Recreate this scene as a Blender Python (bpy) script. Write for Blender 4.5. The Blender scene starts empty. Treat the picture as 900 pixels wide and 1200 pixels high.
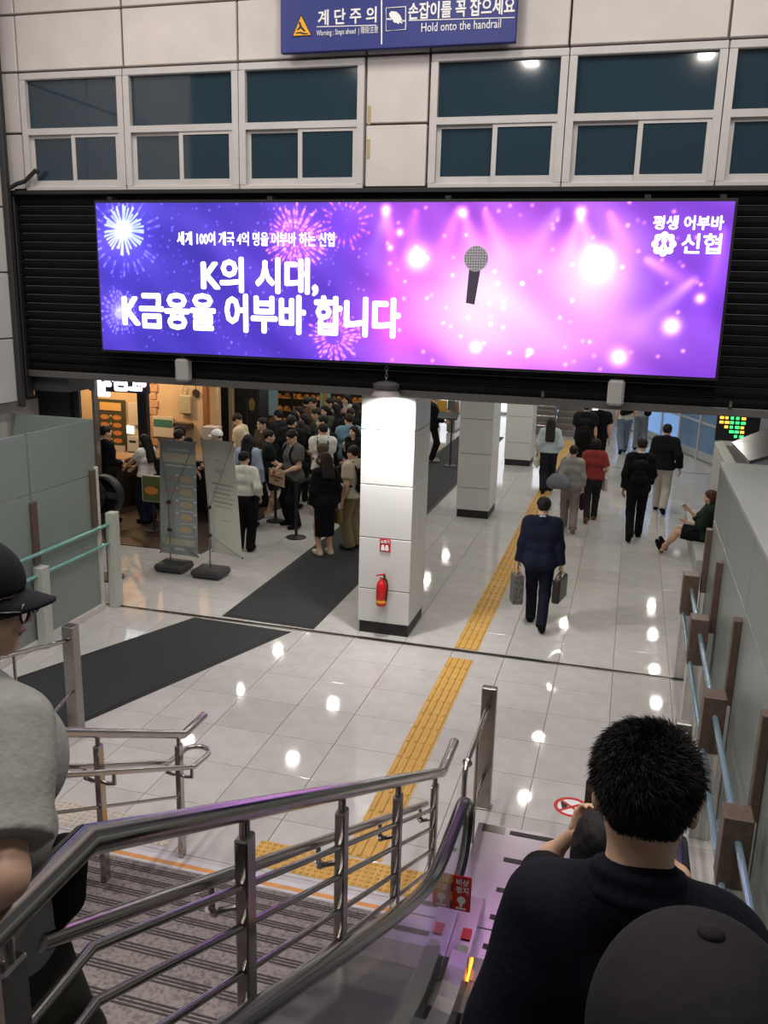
import bpy, math, random
import numpy as np
from mathutils import Vector, Matrix

# ------------------------------------------------------------------ camera, world, exposure
scene = bpy.context.scene
COL = scene.collection
random.seed(7)
rng = np.random.default_rng(7)
FPX, CAM_H = 1026.44, 4.1
YAW, PITCH, ROLL = [math.radians(a) for a in (15.4086, 13.9675, -1.4702)]

def cam_axes():
    cy, sy, cp, sp = math.cos(YAW), math.sin(YAW), math.cos(PITCH), math.sin(PITCH)
    f = np.array([-sy*cp, cy*cp, -sp]); r = np.array([cy, sy, 0.0]); d = np.cross(f, r)
    cr, sr = math.cos(ROLL), math.sin(ROLL)
    return cr*r + sr*d, -sr*r + cr*d, f
CR, CD, CF = cam_axes()
EYE = np.array([0, 0, CAM_H])

def ray(x, y): return CR*(x-450)/FPX + CD*(y-600)/FPX + CF
def fl(x, y, z=0.0):
    d = ray(x, y); return EYE + d*(z-CAM_H)/d[2]
def aty(x, y, Y):
    d = ray(x, y); return EYE + d*Y/d[1]
def atx(x, y, X):
    d = ray(x, y); return EYE + d*X/d[0]

cam_data = bpy.data.cameras.new('camera'); cam = bpy.data.objects.new('camera', cam_data); COL.objects.link(cam)
cam_data.sensor_fit = 'HORIZONTAL'; cam_data.sensor_width = 36; cam_data.lens = 36*FPX/900
cam_data.clip_start = 0.05; cam_data.clip_end = 200
mw = Matrix.Identity(4)
for i in range(3):
    mw[i][0], mw[i][1], mw[i][2], mw[i][3] = CR[i], -CD[i], -CF[i], EYE[i]
cam.matrix_world = mw
scene.camera = cam
vs = scene.view_settings
vs.view_transform = 'Standard'; vs.look = 'None'; vs.gamma = 1.0; vs.exposure = 0.22
vs.use_curve_mapping = False
world = bpy.data.worlds.new('world'); scene.world = world; world.use_nodes = True
world.node_tree.nodes['Background'].inputs[0].default_value = (0.85, 0.85, 0.9, 1)
world.node_tree.nodes['Background'].inputs[1].default_value = 0.10

# ------------------------------------------------------------------ materials
def srgb(*c):
    return tuple(((v/255)/12.92 if v/255 <= 0.04045 else ((v/255+0.055)/1.055)**2.4) for v in c)
MATS = {}
def mat(name, col, rough=0.6, metal=0.0, var=0.0, scale=20.0, bump=0.0, bscale=200.0, emit=0.0, trans=0.0, rand=0.0, coat=0.0, rvar=0.0, aniso=None):
    if name in MATS: return MATS[name]
    m = bpy.data.materials.new(name); m.use_nodes = True; nt = m.node_tree; b = nt.nodes['Principled BSDF']
    b.inputs['Base Color'].default_value = (*col, 1); b.inputs['Roughness'].default_value = rough; b.inputs['Metallic'].default_value = metal
    b.inputs['Transmission Weight'].default_value = trans; b.inputs['Coat Weight'].default_value = coat
    if emit:
        b.inputs['Emission Color'].default_value = (*col, 1); b.inputs['Emission Strength'].default_value = emit
    L = nt.links.new
    tc = nt.nodes.new('ShaderNodeTexCoord')
    if var or rand:
        n = nt.nodes.new('ShaderNodeTexNoise'); n.inputs['Scale'].default_value = scale; n.inputs['Detail'].default_value = 5
        L(tc.outputs['Object'], n.inputs['Vector'])
        mr = nt.nodes.new('ShaderNodeMapRange'); mr.inputs[1].default_value = 0.3; mr.inputs[2].default_value = 0.7
        mr.inputs[3].default_value = 1-var; mr.inputs[4].default_value = 1+var
        L(n.outputs[0], mr.inputs[0]); out = mr.outputs[0]
        if rand:
            oi = nt.nodes.new('ShaderNodeObjectInfo'); m2 = nt.nodes.new('ShaderNodeMapRange')
            m2.inputs[3].default_value = 1-rand; m2.inputs[4].default_value = 1+rand
            L(oi.outputs['Random'], m2.inputs[0]); mm = nt.nodes.new('ShaderNodeMath'); mm.operation = 'MULTIPLY'
            L(out, mm.inputs[0]); L(m2.outputs[0], mm.inputs[1]); out = mm.outputs[0]
        vm = nt.nodes.new('ShaderNodeVectorMath'); vm.operation = 'SCALE'; vm.inputs[0].default_value = col
        L(out, vm.inputs['Scale']); L(vm.outputs[0], b.inputs['Base Color'])
    if rvar:
        n = nt.nodes.new('ShaderNodeTexNoise'); n.inputs['Scale'].default_value = 2.5; L(tc.outputs['Object'], n.inputs['Vector'])
        mr = nt.nodes.new('ShaderNodeMapRange'); mr.inputs[1].default_value = 0.3; mr.inputs[2].default_value = 0.7
        mr.inputs[3].default_value = max(rough-rvar, 0.02); mr.inputs[4].default_value = rough+rvar
        L(n.outputs[0], mr.inputs[0]); L(mr.outputs[0], b.inputs['Roughness'])
    if bump:
        n = nt.nodes.new('ShaderNodeTexNoise'); n.inputs['Scale'].default_value = bscale; n.inputs['Detail'].default_value = 3
        L(tc.outputs['Object'], n.inputs['Vector'])
        bp = nt.nodes.new('ShaderNodeBump'); bp.inputs['Strength'].default_value = bump; bp.inputs['Distance'].default_value = 0.01
        L(n.outputs[0], bp.inputs['Height']); L(bp.outputs[0], b.inputs['Normal'])
    MATS[name] = m
    return m

def granite(name, col, rough, spec_scale=260.0, dark=0.55, rand=0.05, rvar=0.0):
    """speckled polished stone"""
    if name in MATS: return MATS[name]
    m = mat(name, col, rough, var=0.07, scale=6, rand=rand, rvar=rvar)
    nt = m.node_tree; L = nt.links.new; b = nt.nodes['Principled BSDF']
    src = b.inputs['Base Color'].links[0].from_socket
    tc = nt.nodes.new('ShaderNodeTexCoord'); v = nt.nodes.new('ShaderNodeTexNoise'); v.inputs['Scale'].default_value = spec_scale
    v.inputs['Detail'].default_value = 2
    L(tc.outputs['Object'], v.inputs['Vector'])
    mr = nt.nodes.new('ShaderNodeMapRange'); mr.inputs[1].default_value = 0.35; mr.inputs[2].default_value = 0.55
    mr.inputs[3].default_value = dark; mr.inputs[4].default_value = 1.06
    L(v.outputs[0], mr.inputs[0])
    vm = nt.nodes.new('ShaderNodeVectorMath'); vm.operation = 'SCALE'
    L(src, vm.inputs[0]); L(mr.outputs[0], vm.inputs['Scale']); L(vm.outputs[0], b.inputs['Base Color'])
    return m

STEEL = mat('brushed_steel', (0.42, 0.40, 0.38), 0.2, 1.0, var=0.08, scale=3, rvar=0.06)
STEEL_D = mat('dull_steel', (0.33, 0.31, 0.29), 0.34, 1.0, var=0.12, scale=8)
PLATE = mat('ribbed_steel', (0.62, 0.58, 0.6), 0.3, 1.0, var=0.06, scale=6)
DECK = mat('satin_deck_steel', (0.5, 0.47, 0.47), 0.26, 1.0, var=0.06, scale=4)
RUBBER = mat('black_rubber', (0.012, 0.012, 0.016), 0.22, bump=0.02)
BLACK = mat('matt_black', (0.012, 0.012, 0.013), 0.5)
TILE = granite('floor_granite', (0.56, 0.545, 0.53), 0.06, rvar=0.025)
JOINT = mat('floor_joint', (0.2, 0.19, 0.18), 0.5)
TREAD = granite('stair_granite', (0.185, 0.155, 0.15), 0.45, 45, 0.5)
STRIP_D = mat('anti_slip_rubber', (0.03, 0.025, 0.024), 0.7, bump=0.1)
YEL = mat('tactile_yellow', srgb(198, 156, 78), 0.5, var=0.1, scale=9, rand=0.04, bump=0.05)
PALE = mat('tactile_pale', (0.5, 0.45, 0.4), 0.4, var=0.1)
MATC = mat('mat_pile', (0.028, 0.031, 0.034), 0.95, var=0.25, scale=60, bump=0.5, bscale=400)
MATE = mat('mat_rubber', (0.01, 0.01, 0.011), 0.6)
PANEL = mat('pillar_panel', (0.62, 0.62, 0.61), 0.32, 0.0, var=0.03, scale=2)
WPANEL = mat('wall_panel', (0.62, 0.575, 0.55), 0.55, var=0.05, scale=3, rand=0.03)
DARKJ = mat('panel_joint', (0.16, 0.13, 0.12), 0.7)
FRAME = mat('window_frame', (0.55, 0.53, 0.52), 0.45, var=0.05, scale=5)
PANE = mat('window_glass', (0.02, 0.042, 0.06), 0.07, 0.0, coat=0.4)
SLAT = mat('shutter_slat', (0.0035, 0.0035, 0.0042), 0.7, 0.0, var=0.1)
SLAT.node_tree.nodes['Principled BSDF'].inputs['Specular IOR Level'].default_value = 0.15
BAR = mat('shutter_bar', (0.16, 0.155, 0.15), 0.5, 0.6)
GLASSF = mat('frosted_green_glass', (0.27, 0.325, 0.295), 0.3, trans=0.15, var=0.04, scale=2)
BROWN = mat('brown_cover', (0.105, 0.07, 0.052), 0.45, var=0.25, scale=30)
GREYW = mat('grey_wall', (0.42, 0.42, 0.41), 0.55, var=0.05, scale=4)
WHITEM = mat('white_metal', (0.6, 0.58, 0.55), 0.4, var=0.06)
BLUET = mat('blue_tube', (0.28, 0.42, 0.5), 0.2, 0.6)
TEALT = mat('teal_tube', (0.25, 0.5, 0.47), 0.25, 0.4)
RED = mat('red_paint', (0.55, 0.012, 0.012), 0.28)
WHITE = mat('white_print', (0.85, 0.85, 0.85), 0.5)
SIGNB = mat('sign_blue', srgb(28, 42, 122), 0.5)
YSIGN = mat('sign_yellow', srgb(240, 170, 20), 0.5)
WOOD_D = mat('dark_wood', (0.045, 0.025, 0.016), 0.4, var=0.4, scale=8)
WALLTAN = mat('tan_plaster', (0.62, 0.42, 0.24), 0.7, var=0.08, scale=3)
BRICKT = mat('tan_brick', (0.5, 0.28, 0.15), 0.75, var=0.15, scale=10, rand=0.1)
SKIN = mat('skin', (0.6, 0.375, 0.26), 0.5, var=0.05, scale=12)
HAIR = mat('black_hair', (0.007, 0.006, 0.006), 0.62, var=0.3, scale=60, bump=0.3, bscale=150)
HAIRB = mat('brown_hair', (0.018, 0.011, 0.008), 0.6, var=0.3, scale=60, bump=0.3, bscale=150)
HAIRR = mat('auburn_hair', (0.07, 0.02, 0.014), 0.45, var=0.3, scale=60, bump=0.3, bscale=150)
for h_ in (HAIR, HAIRB, HAIRR): h_.node_tree.nodes['Principled BSDF'].inputs['Specular IOR Level'].default_value = 0.25
CEILM = mat('ceiling_paint', (0.5, 0.5, 0.48), 0.8)

def cloth(c, bump=0.25, var=0.12):
    k = 'cloth_%d_%d_%d' % tuple(int(v) for v in c)
    m = mat(k, srgb(*c), 0.85, var=var, scale=14, bump=bump, bscale=60)
    m.node_tree.nodes['Principled BSDF'].inputs['Specular IOR Level'].default_value = 0.15
    return m

# ------------------------------------------------------------------ mesh helpers
def wloc(o):
    v = Vector((0, 0, 0))
    while o is not None:
        v = v + Vector(o.location); o = o.parent
    return v

def fast_mesh(name, V, faces_list):
    """V: (n,3) array; faces_list: list of (m,k) int arrays"""
    me = bpy.data.meshes.new(name)
    V = np.asarray(V, dtype=np.float32)
    me.vertices.add(len(V)); me.vertices.foreach_set('co', V.ravel())
    nl = sum(f.size for f in faces_list); nf = sum(len(f) for f in faces_list)
    me.loops.add(nl); me.loops.foreach_set('vertex_index', np.concatenate([f.ravel() for f in faces_list]).astype(np.int32))
    me.polygons.add(nf)
    st = []; s = 0
    for f in faces_list:
        k = f.shape[1]; st.append(s + np.arange(len(f))*k); s += f.size
    me.polygons.foreach_set('loop_start', np.concatenate(st).astype(np.int32))
    me.update(calc_edges=True); me.validate()
    return me

def link(name, me, m=None, parent=None, smooth=False):
    o = bpy.data.objects.new(name, me); COL.objects.link(o)
    if m is not None:
        me.materials.clear(); me.materials.append(m)
    if smooth:
        me.polygons.foreach_set('use_smooth', np.ones(len(me.polygons), dtype=bool))
    if parent is not None: o.parent = parent
    return o

def tag(o, label, cat=None, group=None, kind=None):
    if label: o['label'] = label
    if cat: o['category'] = cat
    if group: o['group'] = group
    if kind: o['kind'] = kind
    return o

def thing(name, label, cat, loc=(0, 0, 0), rz=0.0, group=None, kind=None):
    o = bpy.data.objects.new(name, None); COL.objects.link(o); o.location = loc; o.rotation_euler = (0, 0, rz)
    o.empty_display_size = 0.1
    return tag(o, label, cat, group, kind)

class MB:
    def __init__(s): s.v = []; s.f = []; s.smooth_ok = False
    def add(s, vs_, fs_):
        n = len(s.v); s.v += [tuple(float(c) for c in p) for p in vs_]; s.f += [tuple(i+n for i in f) for f in fs_]; return s
    def box(s, x0, x1, y0, y1, z0, z1, c=0.0, M=None):
        """box with chamfer c; M optional 4x4"""
        if c <= 0:
            P = [(x, y, z) for z in (z0, z1) for y in (y0, y1) for x in (x0, x1)]
            Fs = [(0, 2, 3, 1), (4, 5, 7, 6), (0, 1, 5, 4), (2, 6, 7, 3), (0, 4, 6, 2), (1, 3, 7, 5)]
        else:
            c = min(c, 0.45*abs(x1-x0), 0.45*abs(y1-y0), 0.45*abs(z1-z0))
            P = []; idx = {}
            X = (x0, x1); Y = (y0, y1); Z = (z0, z1)
            for i in (0, 1):
                for j in (0, 1):
                    for k in (0, 1):
                        sx, sy, sz = (c if i == 0 else -c), (c if j == 0 else -c), (c if k == 0 else -c)
                        idx[i, j, k, 0] = len(P); P.append((X[i], Y[j]+sy, Z[k]+sz))
                        idx[i, j, k, 1] = len(P); P.append((X[i]+sx, Y[j], Z[k]+sz))
                        idx[i, j, k, 2] = len(P); P.append((X[i]+sx, Y[j]+sy, Z[k]))
            g = lambda i, j, k, a: idx[i, j, k, a]
            Fs = []
            def q(l, flip): Fs.append(tuple(l[::-1]) if flip else tuple(l))
            for i in (0, 1):
                q([g(i, 0, 0, 0), g(i, 1, 0, 0), g(i, 1, 1, 0), g(i, 0, 1, 0)], i == 0)
                q([g(0, i, 0, 1), g(0, i, 1, 1), g(1, i, 1, 1), g(1, i, 0, 1)], i == 0)
                q([g(0, 0, i, 2), g(1, 0, i, 2), g(1, 1, i, 2), g(0, 1, i, 2)], i == 0)
            for a in (0, 1):
                for b in (0, 1):
                    q([g(a, b, 0, 0), g(a, b, 0, 1), g(a, b, 1, 1), g(a, b, 1, 0)], (a == b))
                    q([g(a, 0, b, 0), g(a, 0, b, 2), g(a, 1, b, 2), g(a, 1, b, 0)], (a != b))
                    q([g(0, a, b, 1), g(0, a, b, 2), g(1, a, b, 2), g(1, a, b, 1)], (a == b))
            for i in (0, 1):
                for j in (0, 1):
                    for k in (0, 1):
                        q([g(i, j, k, 0), g(i, j, k, 1), g(i, j, k, 2)], (i+j+k) % 2 == 0)
        if M is not None: P = [tuple(M @ Vector(p)) for p in P]
        return s.add(P, Fs)
    def obox(s, c, h, R=None, ch=0.0):
        M = Matrix.Translation(Vector(c)) @ (R.to_4x4() if R is not None else Matrix.Identity(4))
        return s.box(-h[0], h[0], -h[1], h[1], -h[2], h[2], ch, M)
    def tube(s, pts, r, seg=12, caps=True, closed=False, sq=None):
        P = [Vector(p) for p in pts]; n = len(P)
        rr = r if isinstance(r, (list, tuple)) else [r]*n
        T = []
        for i in range(n):
            a = P[(i-1) % n] if (i > 0 or closed) else P[i]; b = P[(i+1) % n] if (i < n-1 or closed) else P[i]
            d1 = (P[i]-a); d2 = (b-P[i])
            t = (d1.normalized() if d1.length > 1e-9 else Vector()) + (d2.normalized() if d2.length > 1e-9 else Vector())
            T.append(t.normalized())
        up = Vector((0, 0, 1)) if abs(T[0].z) < 0.9 else Vector((1, 0, 0))
        base = len(s.v); V = []; nrm = (up - T[0]*up.dot(T[0])).normalized()
        for i in range(n):
            nrm = (nrm - T[i]*nrm.dot(T[i])).normalized(); bi = T[i].cross(nrm)
            # mitre: widen at corners
            k = 1.0
            if 0 < i < n-1:
                d1 = (P[i]-P[i-1]).normalized(); k = 1/max(0.5, T[i].dot(d1))
            for j in range(seg):
                an = 2*math.pi*j/seg + (math.pi/4 if seg == 4 else 0)
                V.append(P[i] + (nrm*math.cos(an) + bi*math.sin(an))*rr[i]*(k if i not in (0, n-1) else 1))
        Fs = []
        m = n if closed else n-1
        for i in range(m):
            for j in range(seg):
                a = i*seg+j; b = i*seg+(j+1) % seg; c = ((i+1) % n)*seg+(j+1) % seg; d = ((i+1) % n)*seg+j
                Fs.append((a, b, c, d))
        if caps and not closed:
            Fs.append(tuple(range(seg-1, -1, -1))); Fs.append(tuple((n-1)*seg+j for j in range(seg)))
        return s.add(V, Fs)
    def lathe(s, prof, c, seg=20, R=None):
        """prof: (radius, height) list about local z"""
        V = []; Fs = []; n = len(prof)
        R = R or Matrix.Identity(3)
        for (r, z) in prof:
            for j in range(seg):
                a = 2*math.pi*j/seg; V.append(Vector(c) + R @ Vector((r*math.cos(a), r*math.sin(a), z)))
        for i in range(n-1):
            for j in range(seg): Fs.append((i*seg+j, i*seg+(j+1) % seg, (i+1)*seg+(j+1) % seg, (i+1)*seg+j))
        Fs.append(tuple(range(seg-1, -1, -1))); Fs.append(tuple((n-1)*seg+j for j in range(seg)))
        return s.add(V, Fs)
    def prism(s, pts, off):
        """polygon extruded by vector"""
        n = len(pts); o = Vector(off); A = [Vector(p) for p in pts]
        nn = Vector()
        for i in range(n): nn += A[i].cross(A[(i+1) % n])
        if nn.dot(o) > 0: A = A[::-1]
        return s.add(A + [a+o for a in A], [tuple(range(n)), tuple(range(2*n-1, n-1, -1))] + [(i, i+n, (i+1) % n + n, (i+1) % n) for i in range(n)])
    def mesh(s, name='mesh'):
        me = bpy.data.meshes.new(name); me.from_pydata(s.v, [], s.f); me.update(); return me
    def build(s, name, m, parent=None, smooth=False, local=False, label=None):
        if parent is not None and not local:
            w = wloc(parent); s.v = [(p[0]-w.x, p[1]-w.y, p[2]-w.z) for p in s.v]
        me = s.mesh(name); o = link(name, me, m, parent)
        if smooth:
            me.polygons.foreach_set('use_smooth', np.ones(len(me.polygons), dtype=bool))
            me.set_sharp_from_angle(angle=math.radians(40))
        if label: o['label'] = label
        return o

def rotz(a): return Matrix.Rotation(a, 3, 'Z')
def rotx(a): return Matrix.Rotation(a, 3, 'X')
def roty(a): return Matrix.Rotation(a, 3, 'Y')

def arc(c, r, a0, a1, n, u, v):
    c = Vector(c); u = Vector(u); v = Vector(v)
    return [c + u*(r*math.cos(a0+(a1-a0)*i/n)) + v*(r*math.sin(a0+(a1-a0)*i/n)) for i in range(n+1)]

def text(name, body, m, parent, box, plane, bold=0.0, ext=0.004):
    """flat lettering fitted into box=(u0,u1,v0,v1); plane(u,v)->world point (and its u,v,n axes)"""
    cu = bpy.data.curves.new(name, 'FONT'); cu.body = body; cu.size = 1.0; cu.extrude = 0.01; cu.resolution_u = 2
    cu.align_x = 'LEFT'
    ob = bpy.data.objects.new(name, cu); COL.objects.link(ob)
    dg = bpy.context.evaluated_depsgraph_get(); me = bpy.data.meshes.new_from_object(ob.evaluated_get(dg))
    bpy.data.objects.remove(ob); bpy.data.curves.remove(cu)
    n = len(me.vertices)
    if n == 0: return None
    co = np.empty(n*3, dtype=np.float32); me.vertices.foreach_get('co', co); co = co.reshape(-1, 3)
    mn, mx = co.min(0), co.max(0)
    u = box[0] + (co[:, 0]-mn[0])/(mx[0]-mn[0])*(box[1]-box[0]); v = box[2] + (co[:, 1]-mn[1])/(mx[1]-mn[1])*(box[3]-box[2])
    w = np.where(co[:, 2] > 0, ext, 0.0)
    O, U, Vv, N = plane
    P = np.array(O)[None] + u[:, None]*np.array(U)[None] + v[:, None]*np.array(Vv)[None] + w[:, None]*np.array(N)[None]
    if parent is not None: P = P - np.array(wloc(parent))[None]
    me.vertices.foreach_set('co', P.astype(np.float32).ravel()); me.update()
    if bold:
        # heavier strokes: copies of the glyph outlines shifted by a stroke fraction
        k = bold*(box[3]-box[2])*1.1
        Fl = [tuple(p.vertices) for p in me.polygons]; A = P.copy(); allv = []; allf = []
        for i, (a, c) in enumerate(((0, 0), (1, 0), (-1, 0), (0, 1), (0, -1), (.7, .7), (-.7, .7), (.7, -.7), (-.7, -.7))):
            off = np.array(U)*a*k + np.array(Vv)*c*k + np.array(N)*i*0.00005
            allf += [tuple(j+i*n for j in f) for f in Fl]; allv.append(A+off[None])
        bpy.data.meshes.remove(me); me = bpy.data.meshes.new(name)
        me.from_pydata([tuple(v) for v in np.concatenate(allv)], [], allf); me.update()
    return link(name, me, m, parent)

def wall_plane(Y): return ((0, Y, 0), (1, 0, 0), (0, 0, 1), (0, -1, 0))
def pxbox(x0, x1, y0, y1, Y):
    """pixel box -> (X0,X1,Z0,Z1) on plane Y"""
    a = aty(x0, (y0+y1)/2, Y); b = aty(x1, (y0+y1)/2, Y); xm = (x0+x1)/2
    return (a[0], b[0], aty(xm, y1, Y)[2], aty(xm, y0, Y)[2])

def struct(o):
    o['kind'] = 'structure'; return o

# ------------------------------------------------------------------ hall and passage lights
LAMP_ON = mat('lamp_lens', (1.0, 0.97, 0.9), 0.4, emit=14.0)
def area(name, loc, size, power, col, rot=(0, 0, 0), size_y=None, shape=None, spread=None):
    l = bpy.data.lights.new(name, 'AREA'); l.energy = power; l.color = col; l.size = size
    l.shape = shape or ('RECTANGLE' if size_y else 'SQUARE')
    if size_y: l.size_y = size_y
    if spread: l.spread = spread
    o = bpy.data.objects.new(name, l); COL.objects.link(o); o.location = loc; o.rotation_euler = rot
    return o
HALL_Z, PASS_Z = 8.6, 3.12
HALL_W, PASS_W = 72.0, 9.0
n_lamp = 0
for ix, x in enumerate((-5.6, -2.4, 0.8)):
    for iy, y in enumerate((1.2, 4.2, 7.2)):
        t = thing('ceiling_light', 'long white fluorescent fitting on hall ceiling above the stairs', 'ceiling light', (x, y, HALL_Z), group='hall ceiling fittings')
        MB().box(x-0.16, x+0.16, y-0.75, y+0.75, HALL_Z-0.09, HALL_Z, 0.01).build('housing', WHITEM, t)
        o = area('lamp', (0, 0, -0.1), 0.26, HALL_W, (1.0, 0.93, 0.86), size_y=1.4); o.parent = t
LX = (-8.3, -6.5, -4.65, -2.9, -0.97, 0.97)
LY = (11.8, 13.75, 15.65, 17.3, 19.2, 21.2, 23.6, 26.0, 29.0)
for x in LX:
    for y in LY:
        if x == -2.9 and y < 18: continue
        t = thing('ceiling_light', 'small round downlight set in low passage ceiling beyond the shutter', 'ceiling light', (x, y, PASS_Z), group='passage downlights')
        MB().lathe([(0.10, 0.0), (0.115, -0.012), (0.10, -0.02), (0.085, -0.012)], (x, y, PASS_Z), 20).build('trim_ring', WHITEM, t, smooth=True)
        o = area('lamp', (0, 0, -0.021), 0.165, PASS_W, (1.0, 0.95, 0.86), shape='DISK'); o.parent = t

# ------------------------------------------------------------------ floor
GR0, GR1 = 9.60, 9.68
base = tag(struct(MB().box(-13, 4, 4.3, 31.7, -0.12, -0.012).build('floor', JOINT)), 'pale polished granite tile floor of the station hall', 'floor')
TX = [-0.52+0.617*k for k in range(-20, 8)]
TYn = [GR0-0.637*k for k in range(0, 8)]
TYf = [GR1+0.637*k for k in range(0, 35)]
cells = []
for ys in ([(TYn[k+1], TYn[k]) for k in range(7)] + [(TYf[k], TYf[k+1]) for k in range(34)]):
    for k in range(len(TX)-1):
        x0, x1 = TX[k], TX[k+1]
        if x0 < -12.9: continue
        cells.append((x0, x1, ys[0], ys[1]))
near = [c for c in cells if c[0] > -6.72 and c[1] < 1.4 and c[2] < 19.6]
near = near[:296]
far = [c for c in cells if c not in near]
g = 0.0025
tm = {}
for (x0, x1, y0, y1) in near:
    key = 'tile'
    if key not in tm:
        w, d = (x1-x0)/2-g, (y1-y0)/2-g
        me = MB().box(-w, w, -d, d, -0.015, 0.0, 0.002).mesh('tile'); me.materials.append(TILE); tm[key] = me
    o = bpy.data.objects.new('tile', tm[key]); COL.objects.link(o); o.parent = base; o.location = ((x0+x1)/2, (y0+y1)/2, 0)
mb = MB()
for (x0, x1, y0, y1) in far: mb.box(x0+g, x1-g, y0+g, y1-g, -0.015, 0.0)
mb.box(-13, -0.9, 4.5, TYn[7]-0.004, -0.015, 0); mb.box(0.65, 4, 4.5, TYn[7]-0.004, -0.015, 0)
tag(mb.build('far_tile_field', TILE, base), None, kind='stuff')

# shutter track across the floor
t = tag(struct(MB().box(-7.4, 2.5, GR0+0.02, GR1-0.02, -0.012, -0.006).build('trim_1', BLACK)), 'dark steel shutter track running across the floor', 'floor track')
MB().box(-7.4, 2.5, GR0, GR0+0.022, -0.012, 0.003).build('edge_rail', STEEL_D, t)
MB().box(-7.4, 2.5, GR1-0.022, GR1, -0.012, 0.003).build('edge_rail', STEEL_D, t)
t = tag(struct(MB().box(-1.5, 2.4, 22.5, 22.56, -0.012, 0.002).build('trim_2', STEEL_D)), 'thin steel threshold line further down the passage floor', 'floor track')

# yellow guide path
SX0, SX1 = -1.76, -1.468
path = thing('tactile_path', 'yellow tactile guide strip of ribbed blocks leading down the passage', 'tactile paving', (SX0, 5.5, 0))
w = (SX1-SX0)/2
mb = MB().box(-w+0.001, w-0.001, -0.149, 0.149, 0.0, 0.004, 0.001)
for i in range(4):
    cx = -w + (i+0.5)*2*w/4
    mb.box(cx-0.0175, cx+0.0175, -0.136, 0.136, 0.003, 0.016, 0.008)
blk = mb.mesh('ribbed_block'); blk.materials.append(YEL)
y = 5.65
while y < 26.4:
    if not (GR0-0.15 < y < GR1+0.15):
        o = bpy.data.objects.new('ribbed_block', blk); COL.objects.link(o); o.parent = path; o.location = (w, y-5.5, 0)
    y += 0.3
mb = MB().box(-0.149, 0.149, -0.149, 0.149, 0.0, 0.004, 0.001)
for i in range(6):
    for j in range(6):
        mb.lathe([(0.0175, 0.003), (0.015, 0.010), (0.008, 0.0145)], (-0.125+0.05*i, -0.125+0.05*j, 0), 8)
dots = mb.mesh('stud_block'); dots.materials.append(YEL)
pad = thing('tactile_pad', 'yellow studded warning blocks at the foot of the stairs', 'tactile paving', (-1.75, 5.33, 0))
for i in range(5):
    o = bpy.data.objects.new('stud_block', dots); COL.objects.link(o); o.parent = pad; o.location = (-2.27+0.3*i+1.75, 0, 0)
dots2 = dots.copy(); dots2.materials.clear(); dots2.materials.append(PALE)
pad2 = thing('tactile_pad', 'pale studded warning blocks at the stair foot behind the middle railing', 'tactile paving', (-3.7, 5.33, 0))
for i in range(4):
    o = bpy.data.objects.new('stud_block', dots2); COL.objects.link(o); o.parent = pad2; o.location = (-4.12+0.3*i+3.7, 0, 0)

# floor mats
def floor_mat(label, pts, inset=0.05):
    t = thing('floor_mat', label, 'mat', (pts[0][0], pts[0][1], 0))
    c = np.mean(np.array(pts), axis=0)
    MB().prism([(p[0], p[1], 0.001) for p in pts], (0, 0, 0.006)).build('rubber_border', MATE, t)
    n = len(pts); P = [np.array(p, float) for p in pts]; Q = []
    for i in range(n):
        a, b, d = P[i-1], P[i], P[(i+1) % n]
        e1 = (b-a)/np.linalg.norm(b-a); e2 = (d-b)/np.linalg.norm(d-b)
        n1 = np.array([-e1[1], e1[0]]); n2 = np.array([-e2[1], e2[0]])
        if np.dot(n1, c-b) < 0: n1 = -n1
        if np.dot(n2, c-b) < 0: n2 = -n2
        m_ = n1+n2; m_ = m_/np.dot(m_, n1)
        Q.append(b+m_*inset)
    MB().prism([(q[0], q[1], 0.002) for q in Q], (0, 0, 0.008)).build('pile', MATC, t)
floor_mat('charcoal carpet mat lying diagonally before the shutter track', [(-5.13, 9.57), (-3.78, 9.52), (-5.0, 6.15), (-6.35, 6.65)])
floor_mat('long charcoal carpet runner beyond the shutter track beside the pillars', [(-4.82, 9.74), (-3.55, 9.70), (-3.52, 26.2), (-4.85, 26.2)])

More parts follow.
